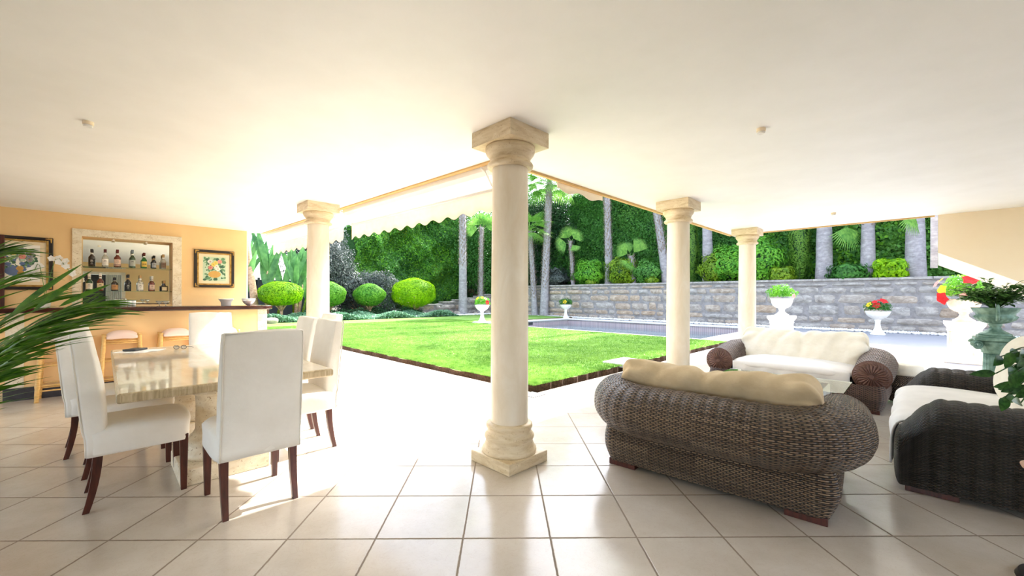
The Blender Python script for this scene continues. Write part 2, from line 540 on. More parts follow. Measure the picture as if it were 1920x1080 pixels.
    M['leaf_hedge'] = m_leaf('deep_green_hedge_leaf', srgb(40, 92, 36), srgb(88, 150, 62), 0.9)
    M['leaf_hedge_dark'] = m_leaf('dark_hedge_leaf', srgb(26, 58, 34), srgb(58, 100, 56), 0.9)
    M['leaf_ivy'] = m_leaf('ivy_leaf', srgb(48, 108, 42), srgb(112, 172, 72), 0.8)
    M['leaf_bright'] = m_leaf('bright_green_leaf', srgb(58, 134, 38), srgb(136, 200, 58), 0.7)
    M['leaf_blue'] = m_leaf('bluish_dusky_leaf', srgb(50, 60, 54), srgb(112, 122, 118), 1.2)
    M['leaf_lime'] = m_leaf('lime_topiary_leaf', srgb(84, 150, 10), srgb(176, 220, 20), 0.9, 0.5, 0.45)
    M['leaf_topiary'] = m_leaf('green_topiary_leaf', srgb(60, 134, 36), srgb(136, 194, 66), 0.9, 0.5, 0.4)
    M['leaf_ground'] = m_leaf('silvery_ground_cover', srgb(44, 100, 62), srgb(142, 186, 150), 1.5)
    M['leaf_shrub'] = m_leaf('yellow_green_shrub', srgb(70, 116, 24), srgb(150, 180, 40), 1.0)
    M['leaf_cypress'] = m_leaf('feathery_cypress', srgb(70, 122, 42), srgb(126, 170, 66), 2.5)
    M['leaf_banana'] = m_leaf('banana_leaf', srgb(54, 110, 62), srgb(120, 176, 100), 0.35, 0.35, 0.4)
    M['leaf_fan'] = m_leaf('fan_palm_leaf', srgb(70, 136, 56), srgb(150, 200, 90), 1.0, 0.45, 0.4)
    M['leaf_areca'] = m_leaf('glossy_palm_leaflet', srgb(34, 80, 12), srgb(92, 136, 32), 5.0, 0.3, 0.25)
    M['leaf_pot'] = m_leaf('potted_foliage', srgb(40, 104, 24), srgb(124, 184, 48), 9)
    M['leaf_camellia'] = m_leaf('glossy_dark_leaf', srgb(56, 100, 44), srgb(116, 160, 84), 14, 0.35, 0.2)
    M['leaf_pothos'] = m_leaf('trailing_glossy_leaf', srgb(22, 58, 24), srgb(66, 112, 50), 9, 0.3, 0.2)
    for nm, c1, c2 in (('red', (190, 20, 26), (226, 40, 40)), ('yellow', (236, 200, 20), (248, 222, 60)), ('pink', (236, 150, 140), (246, 190, 180)), ('white', (240, 238, 232), (250, 248, 246))):
        M['petal_' + nm] = m_leaf(nm + '_petal', srgb(*c1), srgb(*c2), 20, 0.6, 0.3)
    M['gilt'] = m_noise('aged_gilt', srgb(150, 110, 46), srgb(206, 168, 92), 16, 0.35, 0.3, 60, metal=0.5)
    M['black_lacquer'] = m_noise('black_lacquer', srgb(24, 18, 16), srgb(42, 32, 26), 10, 0.3)
    M['mat_board'] = m_noise('cream_mat_board', srgb(232, 214, 178), srgb(238, 222, 190), 5, 0.8)
    M['curtain'] = m_noise('white_net_curtain', srgb(200, 200, 192), srgb(226, 226, 220), 3, 0.9, sc=(14, 14, 1))
    M['grey_fence'] = m_noise('dark_grey_fence', srgb(44, 50, 58), srgb(62, 68, 76), 3, 0.7)
    M['rock'] = m_noise('garden_rock', srgb(120, 112, 100), srgb(180, 172, 156), 4, 0.95, 0.8, 14, 0.05)
mats()
# ================================================================== the place itself
def rect_ab(a0, a1, b0, b1):
    return [ab(a0, b0)[:2], ab(a1, b0)[:2], ab(a1, b1)[:2], ab(a0, b1)[:2]]

def struct(o):
    o['kind'] = 'structure'
    return o

# patio floor (two wings), terrace, pool surround
mb = MB()
mb.prism(rect_ab(-6, 8.95, -3.4, 3.5), -0.12, 0.0)
mb.prism(rect_ab(-6, 3.98, 3.5, 16), -0.12, 0.0)
struct(mb.build('floor', M['tile']))
mb = MB()
mb.prism(rect_ab(8.95, 12.0, -9, 3.55), -0.12, -0.001)
mb.prism(rect_ab(12.0, 20.45, -12, 4.0), -0.12, -0.001)
mb.prism(rect_ab(19.3, 19.95, 4.0, 14.6), -0.12, -0.002)
o = struct(mb.build('terrace_paving', M['paving']))
mb = MB()
for r in ((12.0, 12.5, 4.0, 14.6), (18.8, 19.3, 4.0, 14.6), (12.5, 18.8, 14.1, 14.6), (12.5, 18.8, 4.0, 4.5)):
    mb.prism(rect_ab(*r), -0.1, 0.03)
struct(mb.build('pool_coping', M['coping']))
# pool basin: mosaic band and floor
mb = MB()
for r in ((12.44, 12.5, 4.4, 14.2), (18.8, 18.86, 4.4, 14.2), (12.44, 18.86, 14.1, 14.16), (12.44, 18.86, 4.44, 4.5)):
    mb.prism(rect_ab(*r), -1.5, -0.02)
struct(mb.build('pool_wall', M['pool_tile']))
struct(MB().prism(rect_ab(12.4, 18.9, 4.4, 14.2), -1.55, -1.45).build('pool_floor', M['pool_floor']))
wv = MB()
n = 60
P = [[(*ab(12.5 + 6.3 * i / n, 4.5 + 9.6 * j / n)[:2], -0.27) for j in range(n + 1)] for i in range(n + 1)]
wv.grid(P)
o = wv.build('pool_water', M['water'], smooth=True, flat_ok=True)
o['kind'] = 'structure'
sk = MB().box((0, 0, 0), (0.36, 0.03, 0.14))
sk.build('pool_skimmer', M['dark_case'], loc=(*ab(15.6, 14.09)[:2], -0.12), rz=R45)['kind'] = 'structure'

# ground far away and raised beds
struct(MB().prism(rect_ab(-10, 60, 3.9, 60), -1.9, -1.6).build('garden_ground', M['soil']))
struct(MB().prism(rect_ab(20.9, 34, -14, 34), -0.5, 1.86).build('raised_planting_bed', M['soil']))
struct(MB().prism(rect_ab(-8, 20.9, 20.3, 34), -0.4, 0.06).build('border_bed', M['soil']))
struct(MB().prism(rect_ab(-10, 3.98, 9.4, 20.3), -0.4, -0.01).build('side_ground', M['soil'])) if False else None

# lawn: turf slab with a cut soil edge
poly = []
for k in range(9):
    t = PI + PI / 2 * k / 8
    poly.append((4.08 + 0.35 + 0.35 * math.cos(t), 3.62 + 0.35 + 0.35 * math.sin(t)))
edge = []
for k in range(1, 90):
    edge.append((4.43 + (12.0 - 4.43) * k / 90, 3.62 + 0.03 * math.sin(k * 1.7) + 0.02 * math.sin(k * 0.61)))
side = []
for k in range(1, 140):
    side.append((4.08 + 0.03 * math.sin(k * 1.3) + 0.03 * math.sin(k * 0.43) - 0.02 * k / 140, 20.3 - (20.3 - 3.97) * k / 140))
pl = poly + edge + [(12.0, 3.62), (12.0, 14.6), (19.9, 14.6), (19.9, 20.3), (4.05, 20.3)] + side
mb = MB()
n = len(pl)
wp = [ab(p[0], p[1])[:2] for p in pl]
top = [(x, y, 0.065) for x, y in wp]; bot = [(x, y, -0.1) for x, y in wp]
mb.add(top, [tuple(range(n))])
mb.cur = 1
vs = top + bot
mb.add(vs, [(i, n + i, n + (i + 1) % n, (i + 1) % n) for i in range(n)])
lawn = mb.build('lawn', [M['grass_ground'], M['soil']])
tag(lawn, kind='structure')

# grass blades on the lawn (uncountable)
def in_lawn(a, b):
    return ((a > 4.06) & (a < 11.97) & (b > 3.6) & (b < 20.2)) | ((a >= 11.97) & (a < 19.8) & (b > 14.7) & (b < 20.2))
def make_grass():
    N = 330000
    # denser close to the camera
    u = rng.random(N) ** 1.9
    a = 4.04 + u * 9.0
    b = 3.58 + (rng.random(N) ** 1.25) * 14
    k = in_lawn(a, b)
    a, b = a[k], b[k]
    n = len(a)
    x = (a - b) / S2; y = (a + b) / S2
    h = rng.uniform(0.012, 0.034, n); w = rng.uniform(0.002, 0.0045, n) * (1 + y * 0.08)
    th = rng.uniform(0, 2 * PI, n); ln = rng.uniform(-0.02, 0.02, (n, 2))
    z0 = np.full(n, 0.063)
    V = np.empty((n, 3, 3))
    V[:, 0] = np.stack([x - w * np.cos(th), y - w * np.sin(th), z0], 1)
    V[:, 1] = np.stack([x + w * np.cos(th), y + w * np.sin(th), z0], 1)
    V[:, 2] = np.stack([x + ln[:, 0], y + ln[:, 1], z0 + h], 1)
    o = raw_mesh('grass', V.reshape(-1, 3), np.arange(n * 3).reshape(n, 3), M['grass_blade'])
    tag(o, 'short mown grass covering the lawn', 'grass', kind='stuff')
make_grass()
# small white paving step cut into the lawn edge
st = MB().box((0, 0, 0.03), (0.75, 0.5, 0.07))
o = st.build('stepping_slab', M['coping'], bevel=0.008, loc=(*ab(6.75, 3.75)[:2], 0.03), rz=R45)
tag(o, 'pale stone slab let into the right edge of the lawn', 'slab')

# ceiling
K = (-0.13, 3.66)
cl = [K, (4.40, 8.07), ab(8.82, -3.4)[:2], ab(-6, -3.4)[:2], ab(-6, 9.35)[:2], ab(1.98, 9.35)[:2], (-4.95, 8.07)]
struct(MB().prism(cl, 2.5, 2.85).build('ceiling', M['ceiling']))
# drip edge along the roof's two garden sides
def strip(p, q, w, z0, z1, off=0.0):
    d = Vector((q[0] - p[0], q[1] - p[1])).normalized(); nn = Vector((-d.y, d.x))
    a_, b_ = Vector(p) + nn * off, Vector(q) + nn * off
    return MB().prism([tuple(a_), tuple(b_), tuple(b_ + nn * w), tuple(a_ + nn * w)], z0, z1)
struct(strip(K, (4.40, 8.07), 0.035, 2.475, 2.9).build('trim_1', M['tan_edge']))
struct(strip((-4.95, 8.07), K, 0.05, 2.485, 2.9, off=0.0).build('trim_2', M['tan_edge']))
struct(strip((4.40, 8.07), ab(8.82, -0.2)[:2], 0.03, 2.48, 2.9).build('trim_3', M['tan_edge']))

# bar wall with the mirror niche cut out (built from pieces round the opening)
WB = 9.115                     # wall face in the b axis
def wall_piece(mb, a0, a1, z0, z1, b0=WB, b1=WB + 0.25):
    r = rect_ab(a0, a1, b0, b1)
    mb.prism(r, z0, z1)
na0, na1, nz0, nz1 = 0.0, 0.0, 0.0, 0.0
def wall_a(px, b=WB):
    """where the view ray through a pixel column meets the bar wall plane"""
    r = (px - CX) / F_PX
    d = b * S2 / (1 - r)
    return (r * d + d) / S2, d
na0 = wall_a(153)[0]; na1 = wall_a(323)[0]
nz0, nz1 = 1.10, 2.165
a_end = 1.945
mb = MB()
wall_piece(mb, -6, na0, 0, 2.5)
wall_piece(mb, na1, a_end, 0, 2.5)
wall_piece(mb, na0, na1, 0, nz0)
wall_piece(mb, na0, na1, nz1, 2.5)
struct(mb.build('wall_left', M['peach']))
struct(MB().prism(rect_ab(a_end, a_end + 0.02, WB - 0.0, WB + 0.25), 0, 2.5).build('trim_4', M['white_wood']))
# dark door at the left end of the bar wall
dr = MB(); a1_ = wall_a(9)[0]
dr.prism(rect_ab(a1_ - 0.85, a1_, WB - 0.05, WB + 0.01), 0.0, 2.1)
dd = struct(dr.build('door_1', M['dark_wood'], bevel=0.004))
m2 = MB()
for k in range(2):
    m2.prism(rect_ab(a1_ - 0.75 + k * 0.36, a1_ - 0.45 + k * 0.36, WB - 0.065, WB - 0.05), 0.2, 1.95)
m2.build('door_panel', M['dark_wood'], dd, bevel=0.006)

# wall behind the viewer, with the window the bar mirror shows
mb = MB()
def wp_(mb, a0, a1, z0, z1):
    mb.prism(rect_ab(a0, a1, -3.45, -3.2), z0, z1)
wp_(mb, -3.4, -2.6, 0, 2.5); wp_(mb, 0.6, 2.4, 0, 2.5); wp_(mb, -2.6, 0.6, 2.15, 2.5)
struct(mb.build('wall_back', M['peach']))
fr = MB()
for (x0, x1, z0, z1) in ((-2.6, -2.5, 0, 2.15), (0.5, 0.6, 0, 2.15), (-2.6, 0.6, 2.05, 2.15), (-1.08, -0.98, 0, 2.05)):
    fr.prism(rect_ab(x0, x1, -3.24, -3.16), z0, z1)
w1 = struct(fr.build('window_1', M['travertine_plain']))
MB().prism(rect_ab(-2.5, 0.5, -3.40, -3.385), 0.0, 2.05).build('pane', M['dark_case'], w1)
cu = MB()
P = [[(*ab(0.05 + 0.45 * i / 60, -3.27 + 0.03 * math.sin(i * 0.9))[:2], z) for z in (0.02, 1.0, 2.05)] for i in range(61)]
cu.grid(P)
cu.build('curtain', M['curtain'], w1, smooth=True)

# stair wall on the right: near face on the roof line, sloping soffit underneath
def stair():
    a0, a1 = 8.82, 10.0
    def zb(b): return 1.935 - 0.594 * (-0.233 - b)
    mb = MB()
    bl, br_ = -0.233, -3.4
    v = [(*ab(a0, bl)[:2], zb(bl)), (*ab(a0, br_)[:2], max(0.05, zb(br_))), (*ab(a0, br_)[:2], 2.9), (*ab(a0, bl)[:2], 2.9),
         (*ab(a1, bl - 0.035)[:2], zb(bl) - 0.12), (*ab(a1, br_)[:2], max(0.0, zb(br_) - 0.12)), (*ab(a1, br_)[:2], 2.9), (*ab(a1, bl - 0.035)[:2], 2.9)]
    mb.cur = 0
    mb.add(v, [(0, 1, 2, 3), (7, 6, 5, 4), (3, 2, 6, 7), (1, 5, 6, 2), (0, 3, 7, 4)])
    mb.cur = 1
    mb.add(v, [(4, 5, 1, 0)])
    struct(mb.build('wall_right', [M['peach_light'], M['peach_light']]))
stair()

# ------------------------------------------------------------------ columns
col_prof_base = [(0.205, 0.083), (0.207, 0.095), (0.205, 0.112), (0.196, 0.12), (0.186, 0.145), (0.178, 0.168), (0.178, 0.178), (0.186, 0.186), (0.19, 0.2), (0.186, 0.214), (0.176, 0.222),
                 (0.168, 0.236), (0.166, 0.25), (0.172, 0.262), (0.178, 0.275), (0.177, 0.29), (0.168, 0.3), (0.15, 0.304), (0.142, 0.306)]
col_prof_shaft = [(0.142, 0.3), (0.143, 0.5), (0.143, 1.0), (0.141, 1.5), (0.138, 2.0), (0.136, 2.235)]
col_prof_cap = [(0.137, 2.222), (0.165, 2.226), (0.174, 2.236), (0.176, 2.248), (0.17, 2.26), (0.158, 2.266), (0.152, 2.276), (0.153, 2.29), (0.163, 2.312), (0.178, 2.33), (0.182, 2.338),
                (0.184, 2.342), (0.188, 2.35), (0.189, 2.375), (0.186, 2.386)]
def make_column(label):
    r = empty('stone_column')
    tag(r, label, 'column', 'stone columns along the patio edge')
    MB().box((0, 0, 0.0415), (0.415, 0.415, 0.083), R45).build('plinth', M['travertine'], r, bevel=0.006)
    MB().lathe(col_prof_base, 56).build('base_moulding', M['travertine'], r, smooth=True)
    MB().lathe(col_prof_shaft, 56, caps=False).build('shaft', M['travertine_plain'], r, smooth=True)
    MB().lathe(col_prof_cap, 56).build('capital', M['travertine'], r, smooth=True)
    MB().box((0, 0, 2.4425), (0.417, 0.417, 0.115), R45).build('abacus', M['travertine'], r, bevel=0.003)
    return r
c0 = make_column('nearest cream stone column, in the middle of the patio corner')
c0.location = (0.0, 3.106, 0)
dup(c0, (-2.62, 5.55, 0), 0, 'cream stone column behind the white dining chairs, under the awning')
dup(c0, (2.205, 5.32, 0), 0, 'cream stone column between the lawn and the far wicker loveseat')
dup(c0, (4.35, 7.44, 0), 0, 'cream stone column farthest to the right, behind the far wicker loveseat')

# ------------------------------------------------------------------ awnings along the left roof edge
def edge1(x):           # point on the roof edge over the lawn side, left wing
    return (x, 3.543 - 0.914 * x)
def make_awning(x_right, x_left, label, name='retractable_awning', z_bar=2.29, drop=0.195, out=0.16, amp=0.022, wave=0.26):
    r = empty(name, (0, 0, 0)); tag(r, label, 'awning', 'awnings on the left roof edge')
    p = Vector(edge1(x_right)); q = Vector(edge1(x_left))
    d = (q - p); L = d.length; d.normalize(); nn = Vector((-d.y, d.x))
    if nn.dot(Vector((1, 1))) < 0: nn = -nn
    def pt(s, w, z):
        v = p + d * s + nn * w
        return (v.x, v.y, z)
    # cassette box under the roof edge
    c = MB()
    prof = [(0.05, 2.56), (0.05, 2.44), (0.08, 2.40), (0.13, 2.40), (0.14, 2.56)]
    P = [[pt(s, w, z) for (w, z) in prof] for s in (0, L)]
    c.grid(P, closed_j=True)
    c.add([pt(0, w, z) for w, z in prof], [tuple(range(5))]); c.add([pt(L, w, z) for w, z in prof], [tuple(reversed(range(5)))])
    c.build('cassette', M['awning_metal'], r)
    # canvas slope from the cassette to the front bar
    f = MB(); ns = 40
    P = [[pt(L * i / ns, 0.12 + (out - 0.12) * t + 0.02 * t, 2.41 + (z_bar + 0.01 - 2.41) * t - 0.006 * math.sin(PI * t)) for t in (0, 0.25, 0.5, 0.75, 1.0)] for i in range(ns + 1)]
    f.grid(P)
    f.build('canvas', M['awning'], r, smooth=True)
    b = MB(); b.tube([pt(0, out + 0.02, z_bar), pt(L, out + 0.02, z_bar)], 0.018, 10)
    b.build('front_bar', M['awning_metal'], r, smooth=True)
    v = MB(); ns = int(L / 0.012)
    P = []
    for i in range(ns + 1):
        s = L * i / ns
        zb = z_bar - drop + amp * math.cos(2 * PI * s / wave)
        P.append([pt(s, out + 0.03 + 0.004 * math.sin(s * 9), z_bar + 0.01 + (zb - z_bar - 0.01) * t) for t in (0, 0.33, 0.66, 1.0)])
    v.grid(P)
    vo = v.build('valance', M['awning'], r, smooth=True)
    so = vo.modifiers.new('t', 'SOLIDIFY'); so.thickness = 0.003
    for s in (0.05, L - 0.05):
        h = MB(); h.tube([pt(s, 0.0, 2.46), pt(s, 0.06, 2.43), pt(s, out + 0.02, z_bar)], 0.011, 8)
        h.build('bracket', M['awning_metal'], r, smooth=True)
    return r
make_awning(-0.24, -2.43, 'long white scalloped awning between the near column and the second column')
make_awning(-2.62, -4.86, 'shorter looking white scalloped awning left of the second column, by the bar end')
# scrap of awning beyond the right-hand roof edge
r = empty('upper_awning'); tag(r, 'piece of cream scalloped awning hanging outside the roof edge beside a palm', 'awning')
v = MB(); P = []
for i in range(49):
    s = i / 48
    x = 0.50 + 0.62 * s; y = 4.33 + 0.605 * s
    zb = 2.405 + 0.02 * math.cos(s * 4 * PI + 0.4)
    P.append([(x, y, 2.56), (x, y, 2.5), (x, y, zb)])
v.grid(P)
o = v.build('valance', M['awning'], r, smooth=True); so = o.modifiers.new('t', 'SOLIDIFY'); so.thickness = 0.004
MB().tube([(0.50, 4.32, 2.56), (1.12, 4.925, 2.56)], 0.02, 8).build('front_bar', M['awning_metal'], r, smooth=True)

# ceiling spots
def ceiling_spot(px, py, label):
    dpt = 1.25 * F_PX / (CY - py + ROLL * (px - CX)); x = (px - CX) / F_PX * dpt
    r = empty('ceiling_spotlight', (x, dpt, 2.5)); tag(r, label, 'spotlight', 'small ceiling spotlights')
    MB().lathe([(0.03, 0.0), (0.03, -0.022), (0.026, -0.024)], 20).build('mount', M['peach_light'], r, auto=40)
    MB().lathe([(0.022, -0.023), (0.026, -0.028), (0.026, -0.036), (0.02, -0.04), (0.012, -0.036)], 20).build('lamp_head', M['awning_metal'], r, auto=40)
ceiling_spot(164, 228, 'small round spotlight on the ceiling above the bar side')
ceiling_spot(1426, 241, 'small round spotlight on the ceiling above the wicker loveseats')
ceiling_spot(1562, 399, 'tiny round spotlight on the ceiling near the right roof edge')

# floor drain
r = empty('floor_drain', (0.30, 5.22 * 0.997, 0.0), R45); tag(r, 'square metal floor drain set in the sunlit tiles by the lawn corner', 'drain')
g = MB(); 
for k in range(4):
    g.box((0.11 * math.cos(k * PI / 2), 0.11 * math.sin(k * PI / 2), 0.002), (0.015 if k % 2 == 0 else 0.235, 0.235 if k % 2 == 0 else 0.015, 0.004))
g.build('frame', M['dark_metal'], r)
g = MB(); g.box((0, 0, 0.0015), (0.2, 0.2, 0.003)); 
g.build('plate', M['silver'], r)
g = MB()
for i in range(5):
    for j in range(5):
        g.box((-0.07 + 0.035 * i, -0.07 + 0.035 * j, 0.0035), (0.018, 0.012, 0.001))
g.build('slots', M['dark_metal'], r)
# ================================================================== dining set
def sq(t, n):           # superellipse helper
    c, s = math.cos(t), math.sin(t)
    return (abs(c) ** (2 / n)) * (1 if c >= 0 else -1), (abs(s) ** (2 / n)) * (1 if s >= 0 else -1)

def soft_loft(sections, seg=40, n=6.0):
    """sections: (cx, cy, z, half_x, half_y[, n]) rounded rectangles stacked in z"""
    mb = MB(); P = []
    for sct in sections:
        cx, cy, z, hx, hy = sct[:5]; nn = sct[5] if len(sct) > 5 else n
        P.append([(cx + hx * sq(2 * PI * k / seg + 0.001, nn)[0], cy + hy * sq(2 * PI * k / seg + 0.001, nn)[1], z) for k in range(seg)])
    mb.grid(P, closed_j=True)
    m = len(P)
    mb.f.append(tuple(reversed(range(seg)))); mb.mi.append(0)
    mb.f.append(tuple(range((m - 1) * seg, m * seg))); mb.mi.append(0)
    return mb

def wrinkle(o, amp, seed, fx=6.0):
    me = o.data
    n = len(me.vertices)
    co = np.empty(n * 3, np.float32); me.vertices.foreach_get('co', co); co = co.reshape(-1, 3)
    nr = np.empty(n * 3, np.float32); me.vertices.foreach_get('normal', nr); nr = nr.reshape(-1, 3)
    r = np.random.default_rng(seed)
    d = np.zeros(n)
    for k in range(7):
        w = r.normal(0, fx * (1 + k * 0.5), 3); ph = r.uniform(0, 6.28)
        d += np.sin(co @ w + ph) / (1 + k * 0.6)
    co = co + nr * (d * amp / 2.5)[:, None]
    me.vertices.foreach_set('co', co.ravel()); me.update()

def make_chair(label):
    """origin on the floor, seat front towards +Y, rear legs at y=-0.2"""
    r = empty('dining_chair'); tag(r, label, 'chair', 'white slipcovered chairs round the stone table')
    # legs
    def leg(x, y, kx, ky, curve):
        P = []
        for i in range(8):
            t = i / 7; z = 0.36 * (1 - t)
            off = curve * (t ** 2)
            w = 0.022 - 0.007 * t
            cx, cy = x + kx * t * 0.01, y + off
            P.append([(cx - w, cy - w, z), (cx + w, cy - w, z), (cx + w, cy + w, z), (cx - w, cy + w, z)])
        m = MB(); m.grid(P, closed_j=True)
        m.f.append((0, 1, 2, 3)); m.mi.append(0); m.f.append((31, 30, 29, 28)); m.mi.append(0)
        m.build('leg', M['dark_wood'], r, bevel=0.002)
    leg(-0.18, -0.155, 0, 0, -0.05); leg(0.18, -0.155, 0, 0, -0.05)
    leg(-0.19, 0.235, 0, 0, 0.0); leg(0.19, 0.235, 0, 0, 0.0)
    # seat cover with skirt
    S = [(0, 0.03, 0.325, 0.222, 0.235), (0, 0.03, 0.34, 0.224, 0.237), (0, 0.03, 0.40, 0.222, 0.238), (0, 0.032, 0.452, 0.226, 0.242), (0, 0.035, 0.47, 0.222, 0.24, 5), (0, 0.04, 0.485, 0.205, 0.225, 4.5),
         (0, 0.045, 0.496, 0.16, 0.19, 3.5), (0, 0.05, 0.5, 0.08, 0.11, 3)]
    s = soft_loft(S, 48, 9).build('seat', M['slip'], r, smooth=True); wrinkle(s, 0.004, 3)
    # back cover: leans back, full-depth cover down to the skirt
    B = []
    for i in range(15):
        t = i / 14; z = 0.325 + 0.715 * t
        cy = -0.165 - 0.025 * t - 0.045 * t * t
        hy = 0.045 + (0.012 * math.sin(PI * min(1, t * 1.15)) if t > 0.15 else 0)
        hx = 0.213 - 0.004 * t
        if i == 14: hy *= 0.86; hx *= 0.985
        B.append((0, cy, z, hx, hy, 7))
    t = 1.0
    B.append((0, B[-1][1], 1.047, 0.197, 0.03, 6)); B.append((0, B[-1][1], 1.049, 0.15, 0.01, 4))
    b = soft_loft(B, 56, 7).build('backrest', M['slip'], r, smooth=True); wrinkle(b, 0.007, 5, 7)
    # piping along the rear edges and top
    for sx in (-1, 1):
        pts = [(sx * (q[3] - 0.006), q[1] - q[4] + 0.006, q[2]) for q in B[:15]]
        m = MB(); m.tube(pts, 0.0045, 6); m.build('piping', M['slip_piping'], r, smooth=True)
    q = B[14]
    m = MB(); m.tube([(-q[3] + 0.01, q[1] - q[4] + 0.006, q[2]), (q[3] - 0.01, q[1] - q[4] + 0.006, q[2])], 0.0045, 6); m.build('piping', M['slip_piping'], r, smooth=True)
    # bottom hem left plain
    return r
ch = make_chair('white dining chair at the near table end, its back turned to the viewer')
ch.location = (-1.60, 2.53, 0); ch.rotation_euler.z = math.radians(46)
for (x, y, rz, lab) in (
    (-2.41, 2.60, -45, 'front white dining chair on the left side, whole seat and legs in view'),
    (-2.87, 3.03, -45, 'middle white dining chair on the left side, almost hidden behind the front one'),
    (-3.37, 3.37, -44, 'farthest white dining chair on the left side, nearest the bar stools'),
    (-1.73, 3.37, 135, 'white dining chair at the front of the right side, facing the camera in the sunlight'),
    (-2.13, 3.81, 135, 'second white dining chair on the right side, half behind the front one'),
    (-2.25, 4.60, 135, 'white dining chair pulled away from the table, before the second column'),
    (-3.46, 4.76, 225, 'white dining chair at the far end of the table, in front of the bar')):
    dup(ch, (x, y, 0), math.radians(rz), lab)

# stone table
tb = empty('dining_table', (-2.557, 3.425, 0), R45); tag(tb, 'long polished travertine dining table on two turned stone pedestals', 'table')
T = []
for (z, dx) in ((0.672, 0.012), (0.676, 0.004), (0.684, 0.0), (0.712, 0.0), (0.722, 0.004), (0.727, 0.012)):
    T.append([(sx * (0.565 - dx), sy * (1.245 - dx), z) for sx, sy in ((-1, -1), (1, -1), (1, 1), (-1, 1))])
m = MB(); m.grid(T, closed_j=True)
m.f.append((3, 2, 1, 0)); m.mi.append(0)
k = 5 * 4
m.f.append((k, k + 1, k + 2, k + 3)); m.mi.append(1)
m.build('tabletop', [M['table_edge'], M['table_stone']], tb, bevel=0.003)
ped = [(0.21, 0.11), (0.225, 0.13), (0.225, 0.15), (0.205, 0.165), (0.19, 0.19), (0.19, 0.2), (0.2, 0.21), (0.2, 0.235), (0.185, 0.25), (0.165, 0.27), (0.15, 0.3), (0.148, 0.45), (0.15, 0.54), (0.168, 0.552), (0.178, 0.565), (0.174, 0.582), (0.16, 0.592), (0.16, 0.602), (0.178, 0.614), (0.19, 0.632), (0.19, 0.65), (0.178, 0.672)]
for s in (-0.6, 0.6):
    m = MB().lathe(ped, 48, (0, s, 0)); p_ = m.build('pedestal', M['travertine_rough'], tb, smooth=True)
    MB().box((0, s, 0.055), (0.52, 0.52, 0.11)).build('pedestal_foot', M['travertine_rough'], p_, bevel=0.008)

# things on the table
def on_table(px, py, z=0.727):
    d = (EYE - z) * F_PX / (py - CY - ROLL * (px - CX))
    return ((px - CX) / F_PX * d, d, z)
pp = on_table(256, 659)
r = MB().box((0, 0, 0.0015), (0.27, 0.19, 0.003)); r.box((0.05, 0.04, 0.004), (0.25, 0.18, 0.002), 0.25)
o = r.build('paper_sheets', M['paper'], loc=pp, rz=0.1); tag(o, 'loose white sheets of paper at the far left corner of the stone table', 'paper')
pk = on_table(254, 657, 0.733)
o = MB().box((0, 0, 0.009), (0.11, 0.15, 0.018)).build('spectacle_case', M['dark_case'], loc=pk, rz=0.12, bevel=0.004); tag(o, 'flat dark grey case lying on the white papers', 'case')
pg = on_table(338, 655)
g = empty('spectacles', pg, 0.2); tag(g, 'folded spectacles lying near the far edge of the stone table', 'glasses')
for sx in (-1, 1):
    MB().tube([(sx * 0.032 + 0.024 * math.cos(t), 0, 0.022 + 0.018 * math.sin(t)) for t in np.linspace(0, 2 * PI, 20)], 0.0022, 6, caps=False).build('rim', M['dark_metal'], g, smooth=True)
    MB().disc((sx * 0.032, 0, 0.022), 0.018, (0, 1, 0), 16, 1.3).build('lens', M['clear'], g)
    MB().tube([(sx * 0.056, 0, 0.025), (sx * 0.058, 0.07, 0.02), (sx * 0.05, 0.13, 0.004)], 0.002, 6).build('temple_arm', M['dark_metal'], g, smooth=True)

# ================================================================== wicker seats
def u_path(hw, yb, yf, rc, flare=0.0, n_arm=26, n_c=22, n_b=70):
    """half outline of a U opening to +Y: front-left, back, front-right. returns points"""
    pts = []
    for i in range(n_arm):
        t = i / n_arm
        y = yf + (yb + rc - yf) * t
        pts.append((-hw - flare * math.sin(PI * 0.9 * t), y))
    for i in range(n_c):
        a = PI + (PI / 2) * i / n_c
        pts.append((-hw + rc + rc * math.cos(a), yb + rc + rc * math.sin(a)))
    for i in range(n_b + 1):
        t = i / n_b
        pts.append((-hw + rc + (2 * hw - 2 * rc) * t, yb))
    L = [(-x, y) for x, y in reversed(pts[:n_arm + n_c])]
    return pts + L

def resample(pts, step):
    P = np.array(pts, float)
    sl = np.concatenate([[0], np.cumsum(np.linalg.norm(np.diff(P, axis=0), axis=1))])
    n = max(4, int(sl[-1] / step))
    s = np.linspace(0, sl[-1], n + 1)
    return np.stack([np.interp(s, sl, P[:, k]) for k in range(P.shape[1])], 1), s

def sweep(path, sec_fn, step=0.0117, closed=True, nsec=72):
    """path in plan (x,y); sec_fn(s, S, k/nsec) -> (outward offset, z, v-coordinate). outward = right of travel reversed"""
    Q, s = resample(path, step)
    n = len(Q)
    T = np.gradient(Q, axis=0); T /= np.linalg.norm(T, axis=1)[:, None]
    N = np.stack([T[:, 1], -T[:, 0]], 1)        # outward for a U walked left front -> back -> right front
    P = []; vv = []
    for i in range(n):
        row = []
        for k in range(nsec + (0 if closed else 1)):
            o, z, v = sec_fn(s[i], s[-1], k / nsec)
            row.append((Q[i, 0] + N[i, 0] * o, Q[i, 1] + N[i, 1] * o, z))
        P.append(row)
    vv = [sec_fn(0, s[-1], k / nsec)[2] for k in range(nsec + 1)]
    return P, s, vv

